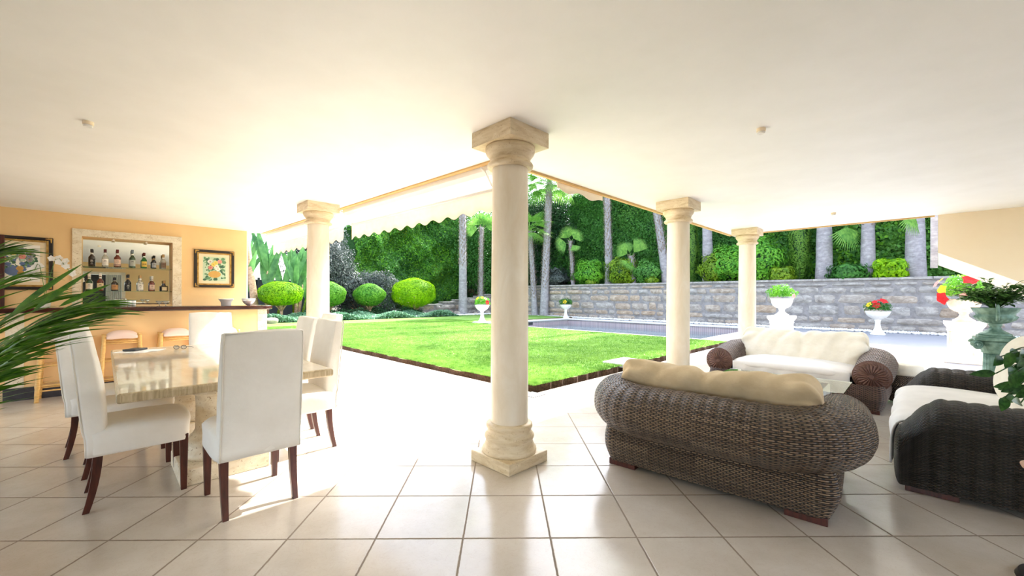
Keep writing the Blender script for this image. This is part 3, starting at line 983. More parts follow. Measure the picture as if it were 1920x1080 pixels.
def make_loveseat(name, label, wick, throw_back, throw_seat, rib=0.07, hw=0.68, bh=0.65, bd1=0.46, cl=0.62, cz=0.0, bulge=0.012):
    r = empty(name); tag(r, label, 'sofa', 'rolled-arm wicker loveseats')
    R0 = 0.178
    yb, yf, rc = -0.54, 0.47, 0.34
    path = u_path(hw, yb, yf, rc)
    def zc(s, S):
        e = min(s, S - s)
        t = min(1.0, e / 0.75); t = t * t * (3 - 2 * t)
        return 0.40 + 0.055 * t
    def Rr(s, S):
        e = min(s, S - s)
        return R0 * (0.93 + 0.07 * min(1, e / 0.4))
    def tube_sec(s, S, f):
        a = 2 * PI * f - PI / 2
        rr = Rr(s, S) + 0.009 * abs(math.sin(PI * s / rib)) ** 0.8 - 0.005
        return rr * math.cos(a), zc(s, S) + rr * math.sin(a), f * 2 * PI * R0
    P, s, vv = sweep(path, tube_sec, 0.0117, True, 64)
    mb = MB(); mb.grid(P, closed_j=True, uv=lambda i, j: (s[i], vv[j]))
    mb.build('rolled_arm', wick, r, smooth=True)
    # rosette discs closing both tube ends
    for end, i in ((0, 0), (1, -1)):
        ring = np.array(P[i]); c = ring.mean(0)
        d = np.array([0, 1.0, 0])
        m = MB(); nr, ns = 26, 220; G = []
        for q in range(nr + 1):
            rad = 1.0 - q / nr
            row = []
            for k in range(ns):
                a = 2 * PI * k / ns - PI / 2
                pr = 0.168 * rad
                bulge = 0.035 * (1 - rad ** 2)
                if 0.72 < rad < 0.92: bulge += 0.014 * abs(math.sin(a * 16 + rad * 20))
                elif 0.15 < rad <= 0.72: bulge += 0.013 * abs(math.sin(a * 11)) ** 0.6
                if rad > 0.93: bulge += 0.004
                if rad < 0.15: bulge += 0.012
                row.append((c[0] + pr * math.cos(a) * (1 if end else 1), c[1] + bulge, c[2] + pr * math.sin(a)))
            G.append(row)
        if True:
            m.grid(G, closed_j=True, uv=lambda i2, j2: (j2 * 0.012, i2 * 0.012))
        m.build('rosette', M['rattan'], r, smooth=True)
    # base skirt: ribbed wall under the roll, walked all round
    bd0 = -0.475
    loop = [(0.0, bd1)]
    cr = 0.05
    for (cx, cy, a0) in ((-bh + cr, bd1 - cr, PI / 2), (-bh + cr, bd0 + cr, PI), (bh - cr, bd0 + cr, 1.5 * PI), (bh - cr, bd1 - cr, 0)):
        for k in range(7):
            a = a0 + PI / 2 * k / 6
            loop.append((cx + cr * math.cos(a), cy + cr * math.sin(a)))
    loop.append(loop[0])
    def base_sec(s_, S_, f):
        z = 0.035 + 0.27 * f
        o = 0.004 + bulge * math.sin(PI * f * 0.9) + 0.05 * max(0, f - 0.72) ** 1.3 + 0.008 * abs(math.sin(PI * s_ / rib)) ** 0.8
        return o, z, z
    P2, s2, vv2 = sweep(loop, base_sec, 0.0117, False, 24)
    mb = MB(); mb.grid(P2, uv=lambda i, j: (s2[i], vv2[j]))
    mb.build('wicker_base', wick, r, smooth=True)
    # feet: dark wooden corner blocks
    for sx in (-1, 1):
        for sy, y in ((-1, bd0), (1, bd1)):
            MB().box((sx * (bh - 0.10), y - sy * 0.04, 0.0225), (0.2, 0.09, 0.045)).build('foot', M['dark_wood'], r, bevel=0.003)
    # inner deck (under the cushions) and inner back
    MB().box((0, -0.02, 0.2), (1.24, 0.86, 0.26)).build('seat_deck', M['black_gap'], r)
    # seat cushion under its throw
    def pillow(cx, cy, cz, hx, hy, hz, n1=4.0, n2=3.0, nu=90, nv=44):
        m = MB(); G = []
        for i in range(1, nv):
            ph = -PI / 2 + PI * i / nv
            cz_, sz_ = sq(ph, n2)
            row = []
            for k in range(nu):
                ux, uy = sq(2 * PI * k / nu + 0.002, n1)
                row.append((cx + hx * ux * cz_, cy + hy * uy * cz_, cz + hz * sz_))
            G.append(row)
        m.grid(G, closed_j=True)
        m.f.append(tuple(reversed(range(nu)))); m.mi.append(0)
        m.f.append(tuple(range((nv - 2) * nu, (nv - 1) * nu))); m.mi.append(0)
        return m
    o = pillow(0, 0.06, 0.39, 0.64, 0.46, 0.085, 7, 2.6).build('seat_cushion', throw_seat, r, smooth=True); wrinkle(o, 0.012, 21, 7); 
    # front flap of the seat throw
    G = []
    for i in range(70):
        x = -0.60 + 1.2 * i / 69
        G.append([(x, 0.512 + 0.012 * math.sin(x * 26 + z * 6) * (0.42 - z) * 6, z) for z in np.linspace(0.42, 0.27 + 0.015 * math.sin(x * 9), 8)])
    m = MB(); m.grid(G); o = m.build('throw_flap', throw_seat, r, smooth=True); so = o.modifiers.new('t', 'SOLIDIFY'); so.thickness = 0.006
    # back cushion roll, draped
    def drape(seed):
        m = MB(); G = []; nx, na = 130, 64
        rr = np.random.default_rng(seed)
        for i in range(nx + 1):
            t = i / nx; x = -cl + 2 * cl * t
            e = min(t, 1 - t) * 2 * cl
            k = math.sqrt(max(0.0, 1 - (max(0, 0.10 - e) / 0.10) ** 2)) * 0.75 + 0.25 if e < 0.10 else 1.0
            if i == 0 or i == nx: k = 0.1
            row = []
            for j in range(na):
                a = 2 * PI * j / na
                c_, s_ = sq(a, 2.7)
                hy, hz = 0.125, 0.22
                y = hy * c_ * k; z = hz * s_ * k
                pin = 0.018 * math.exp(-((x + 0.02) / 0.05) ** 2)       # gather between the two cushions
                f = 1 - pin / 0.125
                endf = max(0, 0.22 - e) / 0.22
                fold = 0.034 * endf * math.sin(a * 7 + x * 8) + 0.007 * math.sin(x * 19 + a * 2.0) + 0.008 * math.sin(x * 6 + 3 * a) + 0.004 * math.sin(x * 41 + a * 5) * (1 - endf)
                lean = -0.10 * (z / hz)
                row.append((x, -0.235 + (y * f) + lean + fold * c_, 0.555 + cz + z * f + fold * s_ * 0.8))
            G.append(row)
        m.grid(G, closed_j=True)
        m.f.append(tuple(range(na))); m.mi.append(0); m.f.append(tuple(reversed(range(nx * na, (nx + 1) * na)))); m.mi.append(0)
        return m
    o = drape(4).build('back_cushion', throw_back, r, smooth=True); wrinkle(o, 0.008, 9, 6)
    return r
lsA = make_loveseat('wicker_loveseat', 'dark wicker loveseat seen from behind, a tan linen throw over its back cushion', M['wicker'], M['linen'], M['cotton'])
lsA.location = (1.56, 3.0, 0); lsA.rotation_euler.z = math.radians(-40.9)
lsB = make_loveseat('wicker_loveseat', 'reddish-brown wicker loveseat facing the viewer with cream back and white seat throws', M['wicker_red'], M['linen_pale'], M['cotton'], 0.05, hw=0.78, bh=0.85, bd1=0.52, cl=0.70, cz=0.04, bulge=0.045)
lsB.location = (3.745, 5.31, 0); lsB.rotation_euler.z = math.radians(133.8)

# big wicker sofa at the right edge: straight arms with sloping fronts
def make_big_sofa():
    r = empty('wicker_sofa', (3.56, 2.99, 0), R45); tag(r, 'very dark wicker sofa cut off by the right edge, white cover on its seat', 'sofa')
    rib = 0.085
    def arm(cx, sgn):
        """outline wraps: outer face, rounded top, inner face; stations along y"""
        ys = np.concatenate([np.linspace(-0.55, 0.30, 100), np.linspace(0.305, 0.47, 26)])
        G = []; ns = 60
        H = []
        for y in ys:
            t = max(0.0, (y - 0.28) / 0.19)
            h = 0.60 - 0.20 * t ** 1.6
            H.append(h)
        # closed contour per station from outer bottom over the top to inner bottom
        vlen = None
        for y, h in zip(ys, H):
            row = []
            ribd = 0.009 * abs(math.sin(PI * y / rib)) ** 0.7
            zr = h - 0.13
            for k in range(ns + 1):
                f = k / ns
                if f < 0.38:
                    g = f / 0.38; z = 0.04 + (zr - 0.04) * g; w = 0.10 + 0.05 * g ** 3 + ribd
                    row.append((cx + sgn * w, y, z))
                elif f < 0.72:
                    g = (f - 0.38) / 0.34; a = PI * g
                    row.append((cx + sgn * (0.15 + ribd) * math.cos(a), y, zr + (0.13 + ribd) * math.sin(a)))
                else:
                    g = (f - 0.72) / 0.28; z = zr + (0.1 - zr) * g
                    row.append((cx - sgn * (0.15 - 0.04 * g + ribd), y, z))
            G.append(row)
        m = MB()
        vv = [k / ns * 1.45 for k in range(ns + 1)]
        yy = list(ys)
        m.grid(G, uv=lambda i, j: (yy[i], vv[j]))
        # front: closes towards y+ with a rounded nose
        base = G[-1]; F = [base]
        for q in range(1, 9):
            t = q / 8; k = math.cos(t * PI / 2)
            zc_ = 0.22
            F.append([(cx + (p[0] - cx) * (0.15 + 0.85 * k), 0.47 + 0.035 * math.sin(t * PI / 2), zc_ + (p[2] - zc_) * (0.25 + 0.75 * k)) for p in base])
        m2 = MB(); m2.grid(F, uv=lambda i, j: (0.47 + i * 0.015, vv[j]))
        m2.f.append(tuple(range(8 * (ns + 1), 9 * (ns + 1)))); m2.mi.append(0)
        m.build('arm', M['wicker_dark'], r, smooth=True)
        m2.build('arm_front', M['wicker_dark'], r, smooth=True)
    arm(-0.85, -1); arm(0.85, 1)
    for sx in (-1, 1):
        for y in (0.33, -0.42):
            MB().box((sx * 0.85, y, 0.0275), (0.16, 0.24, 0.055)).build('foot', M['dark_wood'], r, bevel=0.003)
    G = [[(x, 0.45 + 0.006 * abs(math.sin(PI * x / rib)), z) for z in (0.04, 0.12, 0.2, 0.28)] for x in np.linspace(-0.72, 0.72, 140)]
    xs = np.linspace(-0.72, 0.72, 140); zs = (0.04, 0.12, 0.2, 0.28, 0.3)
    m = MB(); m.grid(G, uv=lambda i, j: (xs[min(i, 139)], zs[j])); m.build('front_panel', M['wicker_dark'], r, smooth=True)
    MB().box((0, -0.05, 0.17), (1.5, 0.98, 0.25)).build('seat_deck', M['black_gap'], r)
    # rear wall
    m = MB(); G = [[(x, -0.56 - 0.1 * (z / 0.8), z) for z in (0.04, 0.3, 0.6, 0.85)] for x in xs * 1.25]
    m.grid(G, uv=lambda i, j: (xs[min(i, 139)], j * 0.27)); o = m.build('back_panel', M['wicker_dark'], r, smooth=True); so = o.modifiers.new('t', 'SOLIDIFY'); so.thickness = 0.03
    # seat cover, drooping over the front
    G = []
    for x in np.linspace(-0.70, 0.70, 90):
        row = []
        e = max(0, abs(x) - 0.62) / 0.08
        for (y, z) in ((-0.5, 0.43), (-0.3, 0.45), (-0.1, 0.46), (0.1, 0.465), (0.3, 0.46), (0.42, 0.45), (0.49, 0.43), (0.525, 0.39), (0.535, 0.33), (0.53, 0.26), (0.525, 0.19), (0.52, 0.12)):
            row.append((x, y + 0.012 * math.sin(x * 17 + z * 9) * (1 if y > 0.5 else 0.2), z - 0.03 * e * e + 0.008 * math.sin(x * 9 + y * 7)))
        G.append(row)
    m = MB(); m.grid(G); o = m.build('seat_cover', M['cotton'], r, smooth=True, sub=1); so = o.modifiers.new('t', 'SOLIDIFY'); so.thickness = 0.012; so.offset = -1
    # back cushions with rounded tops, white
    for cx in (0.37, -0.37):
        m = MB(); G = []
        nu, nv = 48, 30
        for i in range(1, nv):
            ph = -PI / 2 + PI * i / nv
            cz_, sz_ = sq(ph, 2.6)
            row = []
            for k in range(nu):
                ux, uy = sq(2 * PI * k / nu + .002, 2.6)
                z = 0.70 + 0.27 * uy * cz_
                row.append((cx + 0.37 * ux * cz_, -0.17 + 0.14 * sz_ - 0.16 * (z - 0.55), z))
            G.append(row)
        m.grid(G, closed_j=True)
        m.f.append(tuple(reversed(range(nu)))); m.mi.append(0); m.f.append(tuple(range((nv - 2) * nu, (nv - 1) * nu))); m.mi.append(0)
        o = m.build('back_cushion', M['linen_pale'], r, smooth=True); wrinkle(o, 0.008, 31, 6)
    return r
make_big_sofa()

# low wicker footstool with cream cushion beyond the big sofa
r = empty('wicker_footstool', (4.70, 4.84, 0), R45); r.scale = (0.6, 0.6, 1.15); tag(r, 'small wicker footstool with a cream cushion in the sun beyond the dark sofa', 'footstool')
m = MB(); prof = [(0.27, 0.03), (0.30, 0.1), (0.30, 0.22), (0.27, 0.3)]
G = [[(p[0] * math.cos(a), p[0] * math.sin(a), p[1]) for p in prof] for a in np.linspace(0, 2 * PI, 61)[:-1]]
m.grid(G, closed_i=True, uv=lambda i, j: (i * 0.03, j * 0.09)); m.build('wicker_base', M['wicker'], r, smooth=True)
MB().lathe([(0.20, 0.29), (0.28, 0.31), (0.30, 0.35), (0.28, 0.395), (0.2, 0.41), (0.05, 0.415)], 36).build('cushion', M['linen_pale'], r, smooth=True)

# glass coffee table
r = empty('coffee_table', (2.68, 4.08, 0), R45); tag(r, 'low square glass coffee table between the two wicker loveseats', 'coffee table')
MB().box((0, 0, 0.413), (0.92, 1.1, 0.014)).build('glass_top', M['glass'], r, bevel=0.003)
for sy in (-1, 1):
    MB().box((0, sy * 0.34, 0.203), (0.5, 0.12, 0.406)).build('stone_support', M['travertine_rough'], r, bevel=0.01)

# turned end of a wooden chair arm, right edge
r = empty('wooden_armchair', (1.875, 1.47, 0), math.radians(139.5)); tag(r, 'pale wooden chair arm poking in at the right edge, before the dark sofa', 'chair')
def wood_arm(x):
    G = []
    for t in np.linspace(0, 1, 16):
        y = 0.0 + 0.55 * t; z = 0.66 - 0.03 * t + 0.02 * math.sin(PI * t)
        w = 0.028 * math.sqrt(max(0.02, 1 - (1 - min(1, t * 8)) ** 2)); h = 0.017 * math.sqrt(max(0.02, 1 - (1 - min(1, t * 8)) ** 2))
        G.append([(x + w * math.cos(a) , y, z + h * math.sin(a)) for a in np.linspace(0, 2 * PI, 17)[:-1]])
    m = MB(); m.grid(G, closed_j=True)
    m.f.append(tuple(range(16))); m.mi.append(0)
    return m
M['pale_wood'] = m_noise('pale_red_wood', srgb(176, 130, 104), srgb(214, 172, 146), 5, 0.4, sc=(14, 2, 14))
wood_arm(0).build('arm', M['pale_wood'], bpy.data.objects['wooden_armchair'], smooth=True)
MB().tube([(0, 0.27, 0.66), (0, 0.27, 0.3), (0.0, 0.27, 0.0)], [0.02, 0.024, 0.018], 12).build('leg', M['pale_wood'], bpy.data.objects['wooden_armchair'], smooth=True)
MB().tube([(0, 0.52, 0.64), (0, 0.53, 0.3), (0.0, 0.56, 0.0)], [0.02, 0.024, 0.018], 12).build('leg', M['pale_wood'], bpy.data.objects['wooden_armchair'], smooth=True)

# ================================================================== bar
BF = 7.53
bar = empty('bar_counter', (0, 0, 0), R45); tag(bar, 'long peach bar counter with travertine end strips and black slate base', 'bar')
def bx(mb, a0, a1, b0, b1, z0, z1):
    mb.box(((a0 + a1) / 2, (b0 + b1) / 2, (z0 + z1) / 2), (a1 - a0, b1 - b0, z1 - z0)); return mb
bx(MB(), -0.80, 1.88, BF, BF + 0.2, 0.0, 1.04).build('body', M['peach'], bar)
bx(MB(), -0.815, -0.67, BF - 0.006, BF + 0.21, 0.0, 1.04).build('end_strip', M['travertine_rough'], bar, bevel=0.003)
bx(MB(), 1.76, 1.895, BF - 0.006, BF + 0.21, 0.0, 1.04).build('end_strip', M['travertine_rough'], bar, bevel=0.003)
bx(MB(), -0.83, 1.90, BF - 0.03, BF + 0.2, 0.0, 0.15).build('slate_base', M['black_stone'], bar, bevel=0.004)
pr = []
for k in range(13):
    a = -PI / 2 + PI * k / 12
    pr.append((1.80 + 0.2 * math.cos(a), 7.68 + 0.30 * math.sin(a)))
poly = [(-1.6, 7.38)] + pr + [(-1.6, 7.98)]
MB().prism(poly, 1.04, 1.10).build('countertop', M['bar_wood'], bar, bevel=0.012)
bk = empty('back_counter', (0, 0, 0), R45); tag(bk, 'narrow dark work counter against the wall under the mirror', 'counter')
bx(MB(), -1.2, 1.7, 8.72, WB - 0.005, 1.02, 1.06).build('worktop', M['bar_wood'], bk, bevel=0.004)
bx(MB(), -1.15, 1.65, 8.80, WB - 0.006, 0.0, 1.02).build('body', M['peach'], bk)

# mirror niche with glass shelves
ni = empty('mirror_niche', (0, 0, 0), R45); tag(ni, 'travertine-framed mirror niche with two glass shelves of bottles', 'mirror shelves')
oa0, oa1 = wall_a(135)[0], wall_a(340)[0]
f = MB()
bx(f, oa0, na0, WB - 0.035, WB - 0.002, 1.06, 2.275); bx(f, na1, oa1, WB - 0.035, WB - 0.002, 1.06, 2.275); bx(f, na0, na1, WB - 0.035, WB - 0.002, nz1, 2.275)
f.build('stone_frame', M['travertine_rough'], ni, bevel=0.003)
bx(MB(), na0 - 0.02, na1 + 0.02, WB + 0.235, WB + 0.245, nz0 - 0.02, nz1 + 0.02).build('mirror', M['mirror'], ni)
SH = (1.325, 1.712)
for z in SH:
    bx(MB(), na0 + 0.005, na1 - 0.005, WB + 0.03, WB + 0.22, z - 0.008, z).build('glass_shelf', M['glass'], ni)
g = MB(); 
for a_ in (na0 + 0.35, na0 + 0.75):
    g.lathe([(0.012, 0), (0.02, -0.02), (0.02, -0.03)], 12, (a_, WB + 0.1, nz1))
g.build('downlights', M['silver'], ni)

GL = {}
for nm, c in (('dark', (0.03, 0.015, 0.01, 1)), ('green', (0.02, 0.25, 0.03, 1)), ('deep_green', (0.02, 0.08, 0.03, 1)), ('brown', (0.16, 0.03, 0.015, 1)), ('pale', (0.85, 0.85, 0.75, 1)), ('black', (0.01, 0.01, 0.012, 1))):
    t = NT(nm + '_bottle_glass'); t.color(c).rough(0.08); t.p.inputs['Transmission Weight'].default_value = 0.6 if nm in ('pale', 'green') else 0.15
    t.p.inputs['Coat Weight'].default_value = 0.5; GL[nm] = t.m
def flat(nm, *c):
    if nm not in M: M[nm] = m_noise(nm, srgb(*c), srgb(*[min(255, q + 8) for q in c]), 10, 0.6)
    return M[nm]
cream = flat('cream_label', 232, 216, 176); whitel = flat('white_label', 236, 234, 226); ylw = flat('yellow_label', 240, 206, 92); blackl = flat('black_label', 26, 26, 28)
redcap = flat('wine_red_cap', 96, 26, 26); blackcap = flat('black_cap', 22, 24, 26); goldcap = flat('golden_cap', 186, 150, 96); greycap = flat('grey_foil_cap', 120, 132, 138); whitecap = flat('white_cap', 226, 222, 214); tanl = flat('tan_label', 200, 150, 96); pinkl = flat('pale_pink_label', 226, 196, 176); inkd = flat('dark_print', 60, 40, 36)

def bottle(label, px, shelf, H, glass, cap, lab, style='round', rad=0.040, text=None, marks=True, group='bottles on the mirror shelves'):
    r_ = (px - CX) / F_PX; bb = WB + 0.12
    d = bb * S2 / (1 - r_); a_ = (r_ * d + d) / S2
    r = empty('liquor_bottle', (*ab(a_, bb)[:2], SH[shelf]), R45); tag(r, label, 'bottle', group)
    bh = H * (0.62 if style != 'squat' else 0.66)
    sh = bh * 0.82
    prof = [(rad * 0.9, 0), (rad, 0.006), (rad, sh), (rad * 0.93, sh + 0.012), (rad * 0.6, bh), (0.0145, bh + 0.018), (0.0135, H - 0.045), (0.0155, H - 0.03)]
    if style == 'square':
        m = MB()
        m.box((0, 0, sh / 2), (rad * 2.2, rad * 1.3, sh)); m.lathe([(rad * 0.62, sh), (0.016, sh + 0.02), (0.014, H - 0.03)], 16)
        m.build('bottle_body', GL[glass], r, bevel=0.006)
        yl = rad * 0.65 + 0.001
        lb = MB().box((0, -yl, sh * 0.48), (rad * 1.5, 0.0015, sh * 0.62))
        lo = lb.build('bottle_label', lab, r)
    else:
        MB().lathe(prof, 24).build('bottle_body', GL[glass], r, smooth=True)
        z0, z1 = sh * 0.18, sh * 0.86
        m = MB(); arc = [(-PI / 2) + t for t in np.linspace(-1.15, 1.15, 19)]
        m.grid([[((rad + 0.0008) * math.cos(t), (rad + 0.0008) * math.sin(t), z) for z in (z0, z1)] for t in arc])
        lo = m.build('bottle_label', lab, r, smooth=True)
        if style == 'two':
            m = MB(); m.grid([[((rad + 0.0014) * math.cos(t), (rad + 0.0014) * math.sin(t), z) for z in (z0 + 0.008, z0 + 0.018)] for t in arc]); m.build('label_band', redcap, r, smooth=True)
        yl = rad + 0.0022
    if style != 'square':
        m = MB(); m.lathe([(0.0155, H * 0.70), (0.0165, H * 0.78)], 16, caps=False); m.build('neck_label', whitel if glass != 'black' else goldcap, r, smooth=True)
    MB().lathe([(0.0165, H - 0.05), (0.0175, H - 0.045), (0.0175, H - 0.003), (0.015, H)], 18).build('cap', cap, r, auto=40)
    if text:
        c = bpy.data.curves.new('label_text', 'FONT'); c.body = text; c.size = 0.036; c.align_x = 'CENTER'; c.extrude = 0.0004
        c.materials.append(redcap)
        tmp = bpy.data.objects.new('tmp_text', c); C.objects.link(tmp)
        tm = bpy.data.meshes.new_from_object(tmp.evaluated_get(bpy.context.evaluated_depsgraph_get())); bpy.data.objects.remove(tmp)
        o = bpy.data.objects.new('label_text', tm); C.objects.link(o); o.parent = r; o.location = (0, -yl - 0.001, sh * 0.42); o.rotation_euler = (PI / 2, 0, 0)
    elif marks:
        m = MB(); ink = inkd if lab not in (blackl,) else whitel
        rr = random.Random(px)
        for k, (w, h) in enumerate(((0.7, 0.008), (0.9, 0.004), (0.5, 0.003), (0.65, 0.003))):
            zz = sh * (0.68 - 0.13 * k)
            m.box((0, -yl, zz), (rad * w, 0.0006, h))
        m.build('label_print', ink, r)
    return r
bottle('dark round bottle with a black label, leftmost on the upper shelf', 172, 1, 0.275, 'dark', blackcap, blackl)
bottle('clear bottle with a white label and red cap, second on the upper shelf', 197, 1, 0.285, 'pale', redcap, whitel)
bottle('brown bottle with a pink label and dark red cap, third on the upper shelf', 220, 1, 0.29, 'brown', redcap, pinkl, 'two', 0.043)
bottle('tall dark green bottle with a silvery label, fourth on the upper shelf', 248, 1, 0.30, 'deep_green', greycap, flat('silvery_label', 176, 184, 176), 'round', 0.039)
bottle('green bottle with a yellow label reading J&B on the upper shelf', 270, 1, 0.265, 'green', redcap, ylw, 'round', 0.036, text='J&B')
bottle('small black bottle with a small grey label on the upper shelf', 288.5, 1, 0.225, 'black', blackcap, flat('grey_label', 168, 172, 176), 'round', 0.031)
bottle('clear stout bottle with a brown label, rightmost on the upper shelf', 306, 1, 0.255, 'pale', goldcap, flat('brown_label', 134, 110, 92), 'round', 0.037)
bottle('green bottle with a white label, leftmost on the lower shelf behind palm leaves', 167, 0, 0.27, 'deep_green', whitecap, whitel)
bottle('pale-capped bottle with a cream and pink label, second on the lower shelf', 188, 0, 0.285, 'brown', whitecap, cream, 'two', 0.041)
bottle('squat dark bottle with a tan label, third on the lower shelf', 215, 0, 0.22, 'dark', blackcap, tanl, 'squat', 0.043)
bottle('black bottle with a black label, middle of the lower shelf', 240, 0, 0.275, 'black', blackcap, blackl)
bottle('pale bottle with a white label and golden cap on the lower shelf', 263, 0, 0.27, 'pale', goldcap, whitel)
bottle('brown bottle with a pale pink label, sixth on the lower shelf', 285, 0, 0.26, 'brown', whitecap, pinkl, 'two', 0.036)
bottle('dark square flask with a big cream label, rightmost on the lower shelf', 308, 0, 0.19, 'dark', goldcap, cream, 'square', 0.042)

# things on the bar counter
def on_bar(px, b=7.66):
    r_ = (px - CX) / F_PX; d = b * S2 / (1 - r_); return (r_ * d, d, 1.10)
for k, (px, lab) in enumerate(((228, 'ribbed metal tumbler at the left end of the row on the bar'), (235.5, 'ribbed metal tumbler second from the left in the row on the bar'), (243.5, 'ribbed metal tumbler third from the left in the row on the bar'), (251, 'ribbed metal tumbler at the right end of the row on the bar'))):
    if k == 0:
        t0 = empty('tumbler', on_bar(px)); t0.scale = (0.72, 0.72, 0.95); tag(t0, lab, 'tumbler', 'metal tumblers on the bar')
        MB().lathe([(0.024, 0), (0.027, 0.003), (0.032, 0.095), (0.031, 0.096), (0.027, 0.01), (0.0, 0.008)], 24, caps=False, wob=lambda r, z, a: r * (1 + 0.03 * math.sin(a * 12))).build('cup', M['silver'], t0, smooth=True)
        MB().lathe([(0.0325, 0.09), (0.0345, 0.093), (0.0325, 0.097)], 24, caps=False).build('rim', M['dark_metal'], t0, smooth=True)
    else:
        dup(t0, on_bar(px), 0.4 * k, lab)
def coupe(px, lab, b=7.62):
    r = empty('coupe_glass', on_bar(px, b)); tag(r, lab, 'glass', 'small glasses on the bar')
    MB().lathe([(0.032, 0), (0.03, 0.002), (0.004, 0.006), (0.0035, 0.03), (0.02, 0.04), (0.038, 0.062), (0.042, 0.075), (0.0405, 0.075), (0.036, 0.062), (0.018, 0.043), (0.0, 0.036)], 24, caps=False).build('bowl', M['clear'], r, smooth=True)
    return r
coupe(299, 'small clear stemmed glass at the left of the pair on the bar'); coupe(311, 'small clear stemmed glass at the right of the pair on the bar')
bw = empty('silver_bowl', on_bar(424, 7.66)); tag(bw, 'flat-bottomed embossed silver bowl on the bar, the left one of two', 'bowl', 'silver bowls on the bar')
MB().lathe([(0.062, 0), (0.066, 0.006), (0.07, 0.055), (0.095, 0.09), (0.1, 0.1), (0.094, 0.099), (0.064, 0.056), (0.058, 0.01), (0, 0.01)], 36, caps=False).build('cup', M['silver'], bw, smooth=True)
MB().lathe([(0.096, 0.094), (0.105, 0.1), (0.1, 0.106), (0.095, 0.1)], 36, caps=False).build('rim', M['silver'], bw, smooth=True)
bw = empty('silver_bowl', on_bar(466, 7.62)); tag(bw, 'round-bottomed embossed silver bowl at the right end of the bar', 'bowl', 'silver bowls on the bar')
MB().lathe([(0.02, 0), (0.035, 0.006), (0.065, 0.03), (0.088, 0.07), (0.095, 0.105), (0.09, 0.104), (0.08, 0.07), (0.055, 0.032), (0, 0.012)], 36, caps=False).build('cup', M['silver'], bw, smooth=True)
MB().lathe([(0.092, 0.1), (0.1, 0.106), (0.094, 0.11), (0.09, 0.104)], 36, caps=False).build('rim', M['silver'], bw, smooth=True)

# bar stools
def make_stool(label):
    r = empty('bar_stool'); tag(r, label, 'bar stool', 'bamboo bar stools in front of the bar')
    hx, hy = 0.165, 0.12
    feet = {}
    for sx in (-1, 1):
        for sy in (-1, 1):
            P, R = [], []
            for i in range(25):
                t = i / 24; z = 0.745 * (1 - t)
                P.append((sx * (hx + 0.035 * t), sy * (hy + 0.02 * t), z))
                R.append(0.0215 + (0.0045 if i % 6 == 0 else 0) - 0.006 * max(0, (t - 0.9) * 10))
            MB().tube(P, R, 14).build('leg', M['bamboo'], r, smooth=True)
    def rung(z, side, rad=0.009):
        t = 1 - z / 0.745; ex, ey = hx + 0.035 * t, hy + 0.02 * t
        if side == 'x':
            for s in (-1, 1): MB().tube([(-ex, s * ey, z), (ex, s * ey, z)], rad, 8).build('rung', M['bamboo'], r, smooth=True)
        else:
            for s in (-1, 1): MB().tube([(s * ex, -ey, z), (s * ex, ey, z)], rad, 8).build('rung', M['bamboo'], r, smooth=True)
    for z in (0.13, 0.19, 0.42, 0.64, 0.665): rung(z, 'x')
    for z in (0.16, 0.45, 0.65): rung(z, 'y')
    # saddle cushion between the posts
    G = []
    for x in np.linspace(-0.145, 0.145, 22):
        e = (abs(x) / 0.145) ** 4
        row = []
        for j in range(28):
            c_, s_ = sq(2 * PI * j / 28, 3.0)
            row.append((x, 0.165 * c_, 0.728 + (0.052 - 0.03 * e) * s_ + 0.018 * (1 - (x / 0.145) ** 2) - 0.02 * abs(c_) ** 3))
        G.append(row)
    m = MB(); m.grid(G, closed_j=True); m.f.append(tuple(range(28))); m.mi.append(0); m.f.append(tuple(reversed(range(21 * 28, 22 * 28)))); m.mi.append(0)
    m.build('cushion', M['pink_cushion'], r, smooth=True)
    return r
st = None
for k, (a_, lab) in enumerate(((-0.35, 'bamboo bar stool farthest left, beside the travertine end of the bar'), (0.17, 'bamboo bar stool second from the left, over the corner of the stone table'),
                               (0.72, 'bamboo bar stool third from the left, left of the far white chair'), (1.27, 'bar stool farthest right, its seat showing beside the far white chair'))):
    if st is None:
        st = make_stool(lab); st.location = ab(a_, 7.35); st.rotation_euler.z = R45
    else:
        dup(st, ab(a_, 7.35), R45, lab)

